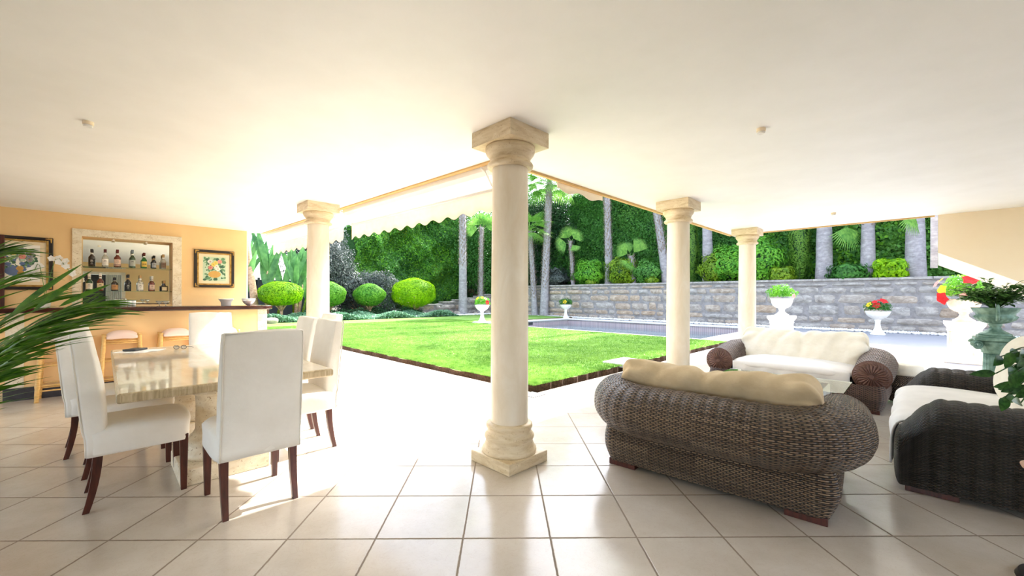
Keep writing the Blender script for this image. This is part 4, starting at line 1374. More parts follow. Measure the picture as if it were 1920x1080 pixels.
# ------------------------------------------------------------------ framed flower pictures
def picture(px0, px1, z0, z1, label, seed):
    a0, a1 = wall_a(px0)[0], wall_a(px1)[0]
    w, h = a1 - a0, z1 - z0
    r = empty('framed_picture', (*ab((a0 + a1) / 2, WB - 0.002)[:2], (z0 + z1) / 2), R45); tag(r, label, 'picture', 'framed flower pictures on the bar wall')
    def ring(name, ox, oz, t, y0, y1, mat, bev=0.004):
        m = MB()
        m.box((-(ox - t / 2), (y0 + y1) / 2, 0), (t, y1 - y0, 2 * oz)); m.box(((ox - t / 2), (y0 + y1) / 2, 0), (t, y1 - y0, 2 * oz))
        m.box((0, (y0 + y1) / 2, oz - t / 2), (2 * ox - 2 * t, y1 - y0, t)); m.box((0, (y0 + y1) / 2, -(oz - t / 2)), (2 * ox - 2 * t, y1 - y0, t))
        return m.build(name, mat, r, bevel=bev)
    ox, oz = w / 2, h / 2
    ring('frame', ox, oz, 0.045, -0.035, 0, M['black_lacquer'], 0.008)
    ring('gilt_slip', ox - 0.043, oz - 0.043, 0.028, -0.028, 0, M['gilt'], 0.006)
    for sx in (-1, 1):
        for sz in (-1, 1):
            m = MB()
            m.tube([(sx * (ox - 0.075), -0.036, sz * (oz - 0.02)), (sx * (ox - 0.02), -0.042, sz * (oz - 0.02)), (sx * (ox - 0.02), -0.036, sz * (oz - 0.075))], [0.006, 0.016, 0.006], 8)
            m.build('corner_ornament', M['gilt'], r, smooth=True)
    MB().box((0, -0.008, 0), (w - 0.12, 0.006, h - 0.12)).build('mat_board', M['mat_board'], r)
    # painting: washes of leaves, blooms and a pot as flat daubs
    rr = random.Random(seed)
    pw, ph_ = w / 2 - 0.13, h / 2 - 0.12
    pal = [flat('wash_green', 96, 140, 100), flat('wash_dark_green', 56, 96, 72), flat('wash_pink', 232, 150, 140), flat('wash_white', 240, 236, 226), flat('wash_yellow', 238, 214, 110), flat('wash_ochre', 200, 156, 80), flat('wash_blue', 90, 110, 150), flat('wash_pale_green', 186, 206, 176), flat('wash_grey', 150, 150, 150)]
    m = MB(); m.cur = 7 if seed == 1 else 3
    m.box((0, -0.012, 0), (2 * pw, 0.001, 2 * ph_))
    for k in range(170):
        if seed == 1:
            x = rr.uniform(-0.9, 0.9) * pw; z = rr.uniform(-0.92, 0.92) * ph_
        else:
            t = rr.uniform(0, 6.28); q = math.sqrt(rr.random()); x = 0.85 * pw * q * math.cos(t); z = 0.2 * ph_ + 0.62 * ph_ * q * math.sin(t)
        m.cur = rr.choice([0, 0, 1, 7, 7] if seed == 1 else [0, 7, 8, 8, 6, 1])
        m.disc((x, -0.0130 - k * 4e-6, z), rr.uniform(0.012, 0.03), (0, -1, 0), 7, rr.uniform(0.4, 1.4))
    # pot
    m.cur = 5 if seed == 1 else 6
    m.disc((0.0, -0.0142, -0.45 * ph_), 0.2 * ph_ + 0.02, (0, -1, 0), 14, 1.5)
    fl = [(-0.4, 0.6, 3), (0.1, 0.5, 4), (0.45, 0.62, 2), (-0.35, 0.1, 2), (0.15, 0.2, 3), (0.3, 0.0, 3), (-0.1, 0.35, 4)] if seed == 1 else [(-0.1, 0.55, 4), (0.25, 0.35, 2), (0.6, 0.5, 8), (-0.55, 0.2, 2), (0.55, 0.2, 8), (0.15, -0.3, 5), (0.2, -0.55, 5)]
    for q, (x, z, c) in enumerate(fl):
        m.cur = c
        for k in range(6):
            t = k * PI / 3
            m.disc((x * pw + 0.02 * math.cos(t), -0.0150 - q * 1e-5, z * ph_ + 0.02 * math.sin(t)), 0.018, (0, -1, 0), 9)
    m.cur = 5
    for q, (x, z, c) in enumerate(fl):
        m.disc((x * pw, -0.0156, z * ph_), 0.008, (0, -1, 0), 8)
    m.build('painting', pal, r)
    t = NT('picture_glass')
    return r
picture(363, 438.5, 1.405, 2.085, 'small framed flower picture right of the mirror, black and gilt frame', 1)
picture(-45, 100, 1.33, 2.10, 'larger framed flower picture at the left edge, half behind palm leaves', 2)

# ================================================================== plants in pots
def leaf(mb, base, d, up, L, W, droop=0.3, fold=0.15, n=5, pointed=1.0):
    """one blade with a central fold, n segments"""
    b = Vector(base); d = Vector(d).normalized(); up = Vector(up)
    s = d.cross(up)
    if s.length < 1e-4: s = Vector((1, 0, 0))
    s.normalize(); up = s.cross(d)
    vs = []; 
    for i in range(n + 1):
        t = i / n
        w = W * 0.5 * (math.sin(PI * t ** 0.75) ** 0.8 if 0 < t < 1 else 0.02)
        c = b + d * (L * t) + up * (-droop * L * t * t) 
        vs += [c - s * w + up * (fold * w), c, c + s * w + up * (fold * w)]
    fs = []
    for i in range(n):
        k = 3 * i
        fs += [(k, k + 3, k + 4, k + 1), (k + 1, k + 4, k + 5, k + 2)]
    mb.add(vs, fs)

def scatter_leaves(Pc, Nn, size, aspect=0.5, jit=0.7, seed=0, fold=0.2):
    """numpy leaf cards: two-triangle folded diamonds. returns V, F(quads)"""
    r = np.random.default_rng(seed)
    n = len(Pc)
    Nn = Nn + r.normal(0, jit, (n, 3)); Nn /= np.linalg.norm(Nn, axis=1)[:, None] + 1e-9
    T = r.normal(0, 1, (n, 3)) + np.array([0, 0, -0.5]); T -= Nn * (T * Nn).sum(1)[:, None]; T /= np.linalg.norm(T, axis=1)[:, None] + 1e-9
    B = np.cross(Nn, T)
    L = (size * r.uniform(0.6, 1.3, n))[:, None]; W = L * aspect
    V = np.empty((n, 6, 3))
    V[:, 0] = Pc - T * L * 0.5
    V[:, 1] = Pc - T * L * 0.1 - B * W * 0.5 + Nn * W * fold
    V[:, 2] = Pc + T * L * 0.5
    V[:, 3] = Pc - T * L * 0.1 + B * W * 0.5 + Nn * W * fold
    V = V[:, :4]
    F = np.empty((n, 2, 3), int)
    o = np.arange(n) * 4
    F[:, 0] = np.stack([o, o + 2, o + 1], 1); F[:, 1] = np.stack([o, o + 3, o + 2], 1)
    return V.reshape(-1, 3), F.reshape(-1, 3)

def ell_points(n, c, rad, seed, shell=0.25, zmin=-1.0, lump=0.12):
    r = np.random.default_rng(seed)
    d = r.normal(0, 1, (n, 3)); d /= np.linalg.norm(d, axis=1)[:, None]
    d = d[d[:, 2] > zmin]
    k = 1 - shell * r.random(len(d)) ** 1.5
    ph = r.uniform(0, 6, 6)
    k = k * (1 + lump * np.sin(d[:, 0] * 5 + ph[0]) * np.sin(d[:, 1] * 5 + ph[1]) + lump * 0.6 * np.sin(d[:, 2] * 7 + ph[2]))
    P = np.array(c) + d * np.array(rad) * k[:, None]
    return P, d / np.array(rad)

def foliage(name, mat, parent, c, rad, n, size, seed, **kw):
    a = kw.pop('aspect', 0.5); j = kw.pop('jit', 0.7)
    P, N = ell_points(n, c, rad, seed, **kw)
    N = N / np.linalg.norm(N, axis=1)[:, None]
    V, F = scatter_leaves(P, N, size, a, j, seed + 1)
    return raw_mesh(name, V, F, mat, parent)

def blossom(parent, c, nrm, R, mat, seed=0, name='flower'):
    mb = MB(); n = Vector(nrm).normalized(); up = Vector((0, 0, 1)) if abs(n.z) < 0.9 else Vector((1, 0, 0))
    a = up.cross(n).normalized(); b = n.cross(a)
    for k in range(5):
        t = 2 * PI * k / 5 + seed
        d = a * math.cos(t) + b * math.sin(t)
        leaf(mb, Vector(c), d + n * 0.45, n, R, R * 1.15, 0.35, 0.1, 5)
    o = mb.build(name, mat, parent, smooth=True)
    return o

def stem_urn(name, label, loc, prof, mat, seg=40, flute=0.0, group=None, cat='planter'):
    r = empty(name, loc); tag(r, label, cat, group)
    w = None
    if flute:
        w = lambda rr, z, a: rr * (1 + flute * abs(math.sin(a * 9)))
    MB().lathe(prof, 72 if flute else seg, wob=w).build('urn', mat, r, smooth=True)
    return r
tall = [(0.20, 0), (0.205, 0.03), (0.18, 0.06), (0.13, 0.13), (0.085, 0.25), (0.07, 0.38), (0.075, 0.47), (0.09, 0.50), (0.085, 0.52), (0.12, 0.54), (0.22, 0.60), (0.29, 0.68), (0.315, 0.75), (0.33, 0.79), (0.33, 0.81), (0.30, 0.81), (0.28, 0.76), (0.0, 0.75)]
def planted(name, label, loc, prof, mat, fc, fr, nl, ls, fl, seed, leafm='leaf_pot', group='planted stone urns in the garden', flute=0.02):
    r = stem_urn(name, label, loc, prof, mat, flute=flute, group=group, cat='planter')
    foliage('foliage', M[leafm], r, fc, fr, nl, ls, seed, zmin=-0.35, shell=0.8)
    for k, (x, y, z, c, R) in enumerate(fl):
        blossom(r, (x, y, z), (x, y, z - fc[2] + 0.05), R, M['petal_' + c], k)
    return r
def at_ab(px, a=None, b=None, z=0.0):
    r_ = (px - CX) / F_PX
    if a is not None: d = a * S2 / (1 + r_)
    else: d = b * S2 / (1 - r_)
    return (r_ * d, d, z)
def vdir(loc):      # unit vector from a spot back to the viewer
    v = Vector((-loc[0], -loc[1])); v.normalize(); return v
def fl_toward(loc, items):
    """items: (right, towards viewer, z, colour, radius)"""
    t = vdir(loc); rt = Vector((-t.y, t.x))
    return [(t.x * q[1] + rt.x * q[0], t.y * q[1] + rt.y * q[0], q[2], q[3], q[4]) for q in items]
L1_ = (12.6, 13.9, 0)
planted('stone_urn', 'white stemmed urn of red and yellow hibiscus standing before the stone wall', L1_, tall, M['white_stone'], (0, 0, 0.92), (0.38, 0.38, 0.24), 2600, 0.055,
        fl_toward(L1_, [(-0.22, 0.22, 1.03, 'yellow', 0.10), (-0.03, 0.26, 1.0, 'red', 0.12), (-0.08, 0.2, 1.12, 'red', 0.09), (0.14, 0.2, 1.15, 'red', 0.13), (0.05, 0.1, 1.17, 'red', 0.09)]), 5, 'leaf_hedge')
L2_ = (3.3, 23.9, 0)
planted('stone_urn', 'white stemmed urn with one yellow flower at the far corner of the pool', L2_, tall, M['white_stone'], (0, 0, 0.92), (0.40, 0.40, 0.28), 2200, 0.07,
        fl_toward(L2_, [(-0.06, 0.3, 0.98, 'yellow', 0.13)]), 6, 'leaf_hedge')
L3_ = (-1.29, 18.95, 0.065)
planted('stone_urn', 'white stemmed urn of mixed flowers standing on the lawn left of the near column', L3_, tall, M['white_stone'], (0, 0, 0.93), (0.36, 0.36, 0.28), 2200, 0.06,
        fl_toward(L3_, [(-0.2, 0.2, 1.12, 'yellow', 0.09), (0.0, 0.25, 1.15, 'yellow', 0.08), (0.15, 0.2, 1.1, 'pink', 0.08), (0.23, 0.25, 0.93, 'red', 0.12), (-0.05, 0.2, 1.0, 'pink', 0.06)]), 7, 'leaf_bright')
o = MB().box((0, 0, 0.01), (1.6, 0.7, 0.03)).build('stepping_slab', M['coping'], loc=(-0.9, 18.9, 0.06), rz=0.0); tag(o, 'flat white slab under the urn at the far side of the lawn', 'slab')

def pedestal(label, loc, mat):
    r = empty('stone_pedestal', loc, R45); tag(r, label, 'pedestal', 'square stone pedestals')
    MB().box((0, 0, 0.05), (0.54, 0.54, 0.10)).build('plinth', mat, r, bevel=0.012)
    MB().box((0, 0, 0.13), (0.48, 0.48, 0.08)).build('base_moulding', mat, r, bevel=0.02)
    MB().box((0, 0, 0.38), (0.43, 0.43, 0.46)).build('shaft', mat, r, bevel=0.004)
    m = MB().box((0, 0, 0.625), (0.46, 0.46, 0.03)); m.build('neck_moulding', mat, r, bevel=0.012)
    P = [[(sx * w, sy * w, z) for sx, sy in ((-1, -1), (1, -1), (1, 1), (-1, 1))] for w, z in ((0.22, 0.64), (0.225, 0.67), (0.245, 0.70), (0.265, 0.735), (0.27, 0.745), (0.27, 0.80))]
    m = MB(); m.grid(P, closed_j=True); m.f.append((20, 21, 22, 23)); m.mi.append(0)
    m.build('cornice', mat, r, bevel=0.004)
    return r
short = [(0.15, 0), (0.155, 0.03), (0.12, 0.05), (0.07, 0.10), (0.06, 0.14), (0.075, 0.165), (0.07, 0.18), (0.12, 0.20), (0.19, 0.25), (0.225, 0.33), (0.235, 0.40), (0.25, 0.43), (0.25, 0.44), (0.22, 0.44), (0.2, 0.38), (0, 0.38)]
PL1 = (6.9, 10.3, 0); PL2 = (8.88, 7.94, 0)
pedestal('white stone pedestal behind the far loveseat, carrying a bushy green urn', PL1, M['white_stone'])
pedestal('rust-stained white marble pedestal near the right wall', PL2, M['stained'])
U1 = (PL1[0], PL1[1], 0.80); U2 = (PL2[0], PL2[1], 0.80)
planted('pedestal_urn', 'white urn with a bushy bright green plant on the white pedestal', U1, short, M['white_stone'], (0, 0, 0.55), (0.33, 0.33, 0.24), 2600, 0.05,
        fl_toward(U1, [(0.24, 0.24, 0.50, 'pink', 0.06)]), 8, 'leaf_bright', 'planted urns on pedestals', 0.0)
planted('pedestal_urn', 'peach-coloured urn of big red and yellow hibiscus on the stained pedestal', U2, short, M['peach_urn'], (0, 0, 0.60), (0.34, 0.34, 0.32), 3000, 0.055,
        fl_toward(U2, [(0.08, 0.3, 0.80, 'red', 0.12), (-0.27, 0.26, 0.46, 'red', 0.13), (-0.28, 0.26, 0.62, 'yellow', 0.10), (-0.36, 0.15, 0.74, 'pink', 0.08), (0.0, 0.33, 0.5, 'pink', 0.07), (-0.3, 0.1, 0.82, 'yellow', 0.05)]), 9, 'leaf_bright', 'planted urns on pedestals', 0.0)

# green iron urn on its fluted capital stand
GI = (5.98, 5.0, 0)
r = empty('fluted_pedestal', GI, R45); tag(r, 'green patina fluted column stand with scrolled capital at the right', 'pedestal')
MB().lathe([(0.15, 0.0), (0.15, 0.05), (0.12, 0.07), (0.105, 0.09), (0.10, 0.58)], 96, wob=lambda rr, z, a: rr * (1 - (0.06 * abs(math.sin(a * 10)) if z > 0.08 else 0))).build('fluted_shaft', M['patina'], r, smooth=True)
MB().lathe([(0.10, 0.575), (0.115, 0.585), (0.115, 0.60), (0.12, 0.63), (0.15, 0.70), (0.155, 0.735)], 72, wob=lambda rr, z, a: rr * (1 + (0.05 * abs(math.sin(a * 12)) if 0.61 < z < 0.72 else 0))).build('capital', M['patina'], r, smooth=True)
MB().box((0, 0, 0.755), (0.36, 0.36, 0.04)).build('abacus', M['patina'], r, bevel=0.01)
MB().box((0, 0, 0.785), (0.30, 0.30, 0.03)).build('top_step', M['patina'], r, bevel=0.01)
for sx in (-1, 1):
    for sy in (-1, 1):
        pts = []
        for k in range(30):
            t = k / 29; a = 0.3 + t * 4 * PI; q = 0.055 * (1 - 0.85 * t)
            rad = 0.175
            pts.append(((rad + q * math.cos(a)) * sx * 0.7071 * 1.25, (rad + q * math.cos(a)) * sy * 0.7071 * 1.25, 0.68 + q * math.sin(a)))
        MB().tube(pts, [0.016 - 0.008 * k / 29 for k in range(30)], 8).build('scroll', M['patina'], r, smooth=True)
gu = empty('iron_urn', (GI[0], GI[1], 0.80), R45); tag(gu, 'green patina iron urn with leafy dark plant on the fluted stand', 'planter')
MB().lathe([(0.14, 0), (0.14, 0.015), (0.11, 0.035), (0.06, 0.07), (0.045, 0.10), (0.055, 0.12), (0.06, 0.13), (0.05, 0.14), (0.10, 0.155), (0.155, 0.19), (0.175, 0.23), (0.16, 0.25), (0.165, 0.27), (0.185, 0.29), (0.20, 0.325), (0.205, 0.34), (0.185, 0.34), (0.17, 0.30), (0, 0.30)], 96,
           wob=lambda rr, z, a: rr * (1 + (0.06 * abs(math.sin(a * 10)) if 0.15 < z < 0.235 else 0))).build('urn', M['patina'], gu, smooth=True)
for s in (-1, 1):
    MB().tube([(s * 0.15, 0, 0.19), (s * 0.21, 0, 0.20), (s * 0.24, 0, 0.26), (s * 0.22, 0, 0.32), (s * 0.235, 0, 0.37), (s * 0.225, 0, 0.385)], [0.012, 0.016, 0.018, 0.014, 0.012, 0.004], 10).build('handle', M['patina'], gu, smooth=True)
def leafy(parent, c, spread, height, nst, nl, L, W, mat, seed, name='foliage', droop=0.25, lean=(0, 0)):
    rr = random.Random(seed); mb = MB()
    for s in range(nst):
        az = rr.uniform(0, 2 * PI); e = rr.uniform(0.3, 1.0)
        tip = Vector((c[0] + spread * e * math.cos(az) + lean[0], c[1] + spread * e * math.sin(az) + lean[1], c[2] + height * rr.uniform(0.4, 1.0) * (1.15 - 0.5 * e)))
        b = Vector(c); mid = (b + tip) / 2 + Vector((0, 0, height * 0.25))
        pts = [b.lerp(mid, t).lerp(mid.lerp(tip, t), t) for t in np.linspace(0, 1, 7)]
        mb.tube(pts, 0.0025, 4)
        for k in range(nl):
            t = 0.25 + 0.75 * (k + 1) / nl
            p = b.lerp(mid, t).lerp(mid.lerp(tip, t), t)
            dd = (tip - mid).normalized(); q = rr.uniform(0, 2 * PI)
            d = dd * 0.5 + Vector((math.cos(q), math.sin(q), rr.uniform(-0.2, 0.6)))
            leaf(mb, p, d, (0, 0, 1), L * rr.uniform(0.7, 1.2), W * rr.uniform(0.8, 1.1), droop)
    return mb.build(name, mat, parent, smooth=True)
leafy(gu, (0, 0, 0.30), 0.38, 0.42, 100, 11, 0.085, 0.042, M['leaf_camellia'], 3)
tp = empty('terracotta_pot', (6.62, 5.25, 0)); tag(tp, 'terracotta pot of pale green leaves at the far right, beside the fluted stand', 'potted plant')
MB().lathe([(0.13, 0), (0.19, 0.56), (0.21, 0.56), (0.215, 0.63), (0.19, 0.63), (0.17, 0.58), (0, 0.58)], 40).build('pot', M['terracotta'], tp, auto=35)
leafy(tp, (0, 0, 0.58), 0.3, 0.22, 40, 8, 0.08, 0.045, M['leaf_ivy'], 8)

# orchid on the bar
oc = empty('potted_orchid', on_bar(84, 7.68)); tag(oc, 'white orchid in a pot on the bar, in front of the large picture', 'orchid')
MB().lathe([(0.045, 0), (0.06, 0.11), (0.066, 0.115), (0.066, 0.125), (0.055, 0.12), (0.05, 0.1), (0, 0.1)], 28).build('pot', M['white_stone'], oc, auto=35)
m = MB()
for k in range(5):
    a = k * 1.3; leaf(m, (0, 0, 0.11), (math.cos(a), math.sin(a), 0.5), (0, 0, 1), 0.18, 0.05, 0.6)
m.build('leaves', M['leaf_camellia'], oc, smooth=True)
rr = random.Random(4); u_ = Vector((0.7071, 0.7071, 0))
for s, (dx, top, dn) in enumerate(((0.12, 0.60, 0.20), (-0.06, 0.52, 0.18))):
    pts = [Vector((0, 0, 0.1)), Vector((0, 0, 0.3)) + u_ * dx * 0.2, Vector((0, 0, top)) + u_ * dx * 0.7, Vector((0, 0, top + 0.02)) + u_ * dx, Vector((0, 0, top - dn)) + u_ * dx * 2.0]
    MB().tube(pts, 0.003, 6).build('stem', M['leaf_camellia'], oc, smooth=True)
    for k in range(9):
        t = k / 8
        p = (pts[2] * (1 - t) + pts[4] * t) + Vector((rr.uniform(-0.03, 0.03), rr.uniform(-0.03, 0.03), rr.uniform(-0.01, 0.05) + 0.03 * math.sin(PI * t)))
        blossom(oc, p, (0.5, -1, 0.1 + rr.uniform(-0.3, 0.3)), 0.038, M['petal_white'], rr.random() * 6)

# palm in the left foreground
pm = empty('potted_palm', (-2.42, 1.45, 0)); tag(pm, 'green feather palm reaching in from the left edge, nearest the viewer', 'palm')
MB().lathe([(0.17, 0), (0.22, 0.34), (0.24, 0.35), (0.24, 0.39), (0.21, 0.38), (0.2, 0.33), (0, 0.33)], 40).build('pot', M['terracotta'], pm, auto=35)
rr = random.Random(12)
def frond(tip, L=0.30, n=26, w=0.017, arch=0.18, base=(0.0, 0.0, 0.36)):
    b = Vector(base); tip = Vector(tip)
    mid = b.lerp(tip, 0.55) + Vector((0, 0, arch))
    f = lambda t: b.lerp(mid, t).lerp(mid.lerp(tip, t), t)
    mb = MB(); mb.tube([f(t) for t in np.linspace(0, 1, 14)], [0.007 - 0.005 * t for t in np.linspace(0, 1, 14)], 6)
    for k in range(n):
        t = 0.30 + 0.70 * (k / (n - 1))
        p = f(t); dd = (f(min(1, t + 0.02)) - f(t - 0.02)).normalized()
        s = dd.cross(Vector((0, 0, 1))).normalized()
        for sg in (-1, 1):
            d = dd * (0.75 + 0.5 * t) + s * sg * (0.75 - 0.45 * t) + Vector((0, 0, rr.uniform(-0.12, 0.14)))
            leaf(mb, p, d, (rr.uniform(-0.3, 0.3), -0.7, 0.7), L * (0.65 + 0.5 * math.sin(PI * min(1, t * 1.05))) * rr.uniform(0.85, 1.1), w, rr.uniform(0.2, 0.5), 0.35, 6)
    mb.build('frond', M['leaf_areca'], pm, smooth=True)
def rel(px, py, d):
    return ((px - CX) / F_PX * d - pm.location.x, d - pm.location.y, EYE - (py - CY - ROLL * (px - CX)) / F_PX * d)
for (px, py, d, L, arch) in ((150, 578, 1.62, 0.30, 0.26), (110, 592, 1.55, 0.30, 0.22), (172, 596, 1.75, 0.27, 0.25), (38, 645, 1.45, 0.17, 0.15), (15, 680, 1.40, 0.17, 0.08), (80, 566, 1.8, 0.28, 0.3), (35, 520, 1.9, 0.22, 0.38), (-10, 478, 1.6, 0.22, 0.4)):
    frond(rel(px, py, d), L, 16, 0.017, arch)
m = MB()
for (p0, p1, w) in (((20, 590), (146, 491), 0.030), ((60, 585), (168, 503), 0.028), ((110, 575), (205, 530), 0.024)):
    b = Vector(rel(p0[0], p0[1], 1.5)); t = Vector(rel(p1[0], p1[1], 1.55))
    leaf(m, b, t - b, (0, -0.9, 0.4), (t - b).length, w, 0.06, 0.2, 8)
m.build('broad_blades', M['leaf_areca'], pm, smooth=True)

# trailing plant at the right edge
tr = empty('trailing_plant', (2.42, 1.74, 0)); tag(tr, 'glossy dark green trailing plant hanging in at the right edge', 'potted plant')
MB().lathe([(0.16, 0), (0.15, 0.02), (0.03, 0.04), (0.025, 0.70), (0.13, 0.72), (0.13, 0.74)], 32).build('plant_stand', M['dark_metal'], tr, auto=35)
MB().lathe([(0.09, 0.74), (0.13, 0.92), (0.14, 0.93), (0.14, 0.95), (0.12, 0.94), (0.11, 0.9), (0, 0.9)], 32).build('pot', M['terracotta'], tr, auto=35)
rr = random.Random(5)
for k, (px, py, d) in enumerate(((1868, 700, 1.62), (1885, 745, 1.66), (1878, 668, 1.7), (1900, 700, 1.62), (1905, 745, 1.7), (1895, 660, 1.64), (1915, 720, 1.66), (1912, 690, 1.7), (1905, 655, 1.75), (1918, 670, 1.62), (1890, 720, 1.7), (1915, 755, 1.62))):
    tip = Vector(((px - CX) / F_PX * d - 2.42, d - 1.74, EYE - (py - CY - ROLL * (px - CX)) / F_PX * d))
    b = Vector((0, 0, 0.93)); mid = b.lerp(tip, 0.5) + Vector((0, 0, 0.10))
    f = lambda t: b.lerp(mid, t).lerp(mid.lerp(tip, t), t)
    m = MB(); m.tube([f(t) for t in np.linspace(0, 1, 10)], 0.0022, 5)
    for q in range(4):
        t = 0.4 + 0.6 * q / 3
        d_ = Vector((rr.uniform(-1, 0.4), rr.uniform(-0.5, 0.5), rr.uniform(-1.0, 0.2)))
        leaf(m, f(t), d_, (rr.uniform(-.3, .3), -1, 0.5), rr.uniform(0.055, 0.075), rr.uniform(0.030, 0.042), 0.2, 0.15, 6)
    m.build('vine', M['leaf_pothos'], tr, smooth=True)
# ================================================================== garden
# rubble stone retaining wall: mortar core plus a face of irregular blocks (one mesh)
def stone_wall(name, A, B, z0, z1, seed, label, core=0.45, taper=None, cap=True):
    """A,B in house axes; the face looks to the left of A->B ... stones stand proud of the face"""
    r = random.Random(seed)
    p = Vector(ab(*A)[:2]); q = Vector(ab(*B)[:2]); d = q - p; L = d.length; d.normalize(); nn = Vector((-d.y, d.x))
    if nn.dot(-(p + q) / 2) < 0: nn = -nn          # towards the viewer
    zt = (lambda s: z1) if taper is None else taper
    V = []; F = []; S = []
    z = z0
    while z < z1 - 0.05:
        h = r.uniform(0.2, 0.5)
        if z + h > z1 - 0.13: h = z1 - 0.1 - z
        if h < 0.08: break
        s = -r.uniform(0, 0.5)
        while s < L:
            w = r.uniform(0.3, 1.4)
            x0, x1 = max(0, s) + 0.012, min(L, s + w) - 0.012
            if x1 - x0 > 0.1 and z + h * 0.6 < zt((x0 + x1) / 2):
                tan = max(0, r.gauss(0.45 if (s > L * 0.62) else 0.2, 0.4)); tan = min(1, tan)
                hh = h * r.uniform(0.88, 1.05); z_j = r.uniform(-0.03, 0.03) * h
                o = len(V); nx, nz = 7, 5; pd = r.uniform(0.03, 0.10)
                jx = [r.uniform(-0.07, 0.07) for _ in range(4)]
                for i in range(nx):
                    for j in range(nz):
                        u, v = i / (nx - 1), j / (nz - 1)
                        edge = min(1, min(u, 1 - u) * 6) * min(1, min(v, 1 - v) * 5)
                        edge = edge ** 0.5
                        xx = x0 + (x1 - x0) * u + (jx[0] * (1 - v) + jx[1] * v) * (1 - u) + (jx[2] * (1 - v) + jx[3] * v) * u
                        ccut = 0.03 * (1 - min(1, min(u, 1 - u) * 4)) * (1 - min(1, min(v, 1 - v) * 4))
                        zz = z + z_j + 0.012 + (hh - 0.024) * v + (ccut if v < 0.5 else -ccut)
                        off = pd * edge + (r.uniform(-0.014, 0.014) if 0 < u < 1 and 0 < v < 1 else -0.03)
                        P = p + d * xx + nn * off
                        V.append((P.x, P.y, zz))
                for i in range(nx - 1):
                    for j in range(nz - 1):
                        F.append((o + i * nz + j, o + (i + 1) * nz + j, o + (i + 1) * nz + j + 1, o + i * nz + j + 1)); S.append(tan)
            s += w
        z += h
    # mortar core and cap
    mb = MB()
    ns = 12
    def P2(s, w, zz):
        P = p + d * s + nn * w
        return (P.x, P.y, zz)
    G = []
    for i in range(ns + 1):
        s = L * i / ns; t = min(z1, zt(s))
        G.append([P2(s, 0.0, z0 - 0.3), P2(s, 0.0, t - 0.0), P2(s, -core, t), P2(s, -core, z0 - 0.3)])
    mb.grid(G, closed_j=True); mb.add([G[0][k] for k in range(4)], [(0, 1, 2, 3)]); mb.add([G[-1][k] for k in range(4)], [(3, 2, 1, 0)])
    root = mb.build(name, M['mortar'])
    o = raw_mesh('stones', np.array(V), np.array(F), M['rubble'], root, smooth=True)
    at = o.data.attributes.new('stone', 'FLOAT', 'FACE'); at.data.foreach_set('value', np.array(S, np.float32))
    if cap:
        cm = MB(); s = 0
        while s < L:
            w = r.uniform(0.8, 1.6); x1 = min(L, s + w)
            t = min(z1, zt((s + x1) / 2))
            c = p + d * (s + x1) / 2 + nn * (0.03 - core / 2)
            cm.box((c.x, c.y, t + 0.0), (x1 - s - 0.01, core + 0.08, 0.09), math.atan2(d.y, d.x))
            s = x1
        oc_ = cm.build('coping_stones', M['rubble'], root, bevel=0.012)
    root['kind'] = 'structure'
    return root
stone_wall('wall_garden', (20.5, -12), (20.5, 21.2), 0.0, 1.98, 3, '')
stone_wall('wall_border', (20.3, 21.4), (12.0, 21.9), 0.0, 1.5, 5, '', taper=lambda s: 1.5 - 0.14 * s if s < 8.4 else 0.3)

# white pebbles along the wall foot
def pebbles():
    r = np.random.default_rng(3); n = 5200
    a = r.uniform(19.95, 20.5, n); b = r.uniform(-8, 19.5, n)
    n2 = 1500; a = np.concatenate([a, r.uniform(12.5, 20, n2)]); b = np.concatenate([b, r.uniform(20.2, 20.9, n2)])
    n += n2
    s = r.uniform(0.03, 0.075, n)
    base = np.array([(1, 0, 0), (0, 1, 0), (-1, 0, 0), (0, -1, 0), (0, 0, 0.8), (0, 0, -0.8)], float)
    fc = np.array([(0, 1, 4), (1, 2, 4), (2, 3, 4), (3, 0, 4), (1, 0, 5), (2, 1, 5), (3, 2, 5), (0, 3, 5)])
    th = r.uniform(0, 6.28, n); zz = np.where(b > 20.0, 0.08, 0.0)
    V = base[None] * s[:, None, None]
    x = V[:, :, 0] * np.cos(th)[:, None] - V[:, :, 1] * np.sin(th)[:, None]; y = V[:, :, 0] * np.sin(th)[:, None] + V[:, :, 1] * np.cos(th)[:, None]
    V = np.stack([x + ((a - b) / S2)[:, None], y + ((a + b) / S2)[:, None], V[:, :, 2] + (s * 0.5 + zz)[:, None]], 2)
    F = fc[None] + (np.arange(n) * 6)[:, None, None]
    o = raw_mesh('white_pebbles', V.reshape(-1, 3), F.reshape(-1, 3), M['pebble'], None, smooth=True)
    tag(o, 'band of white pebbles along the foot of the stone wall', 'pebbles', kind='stuff')
pebbles()

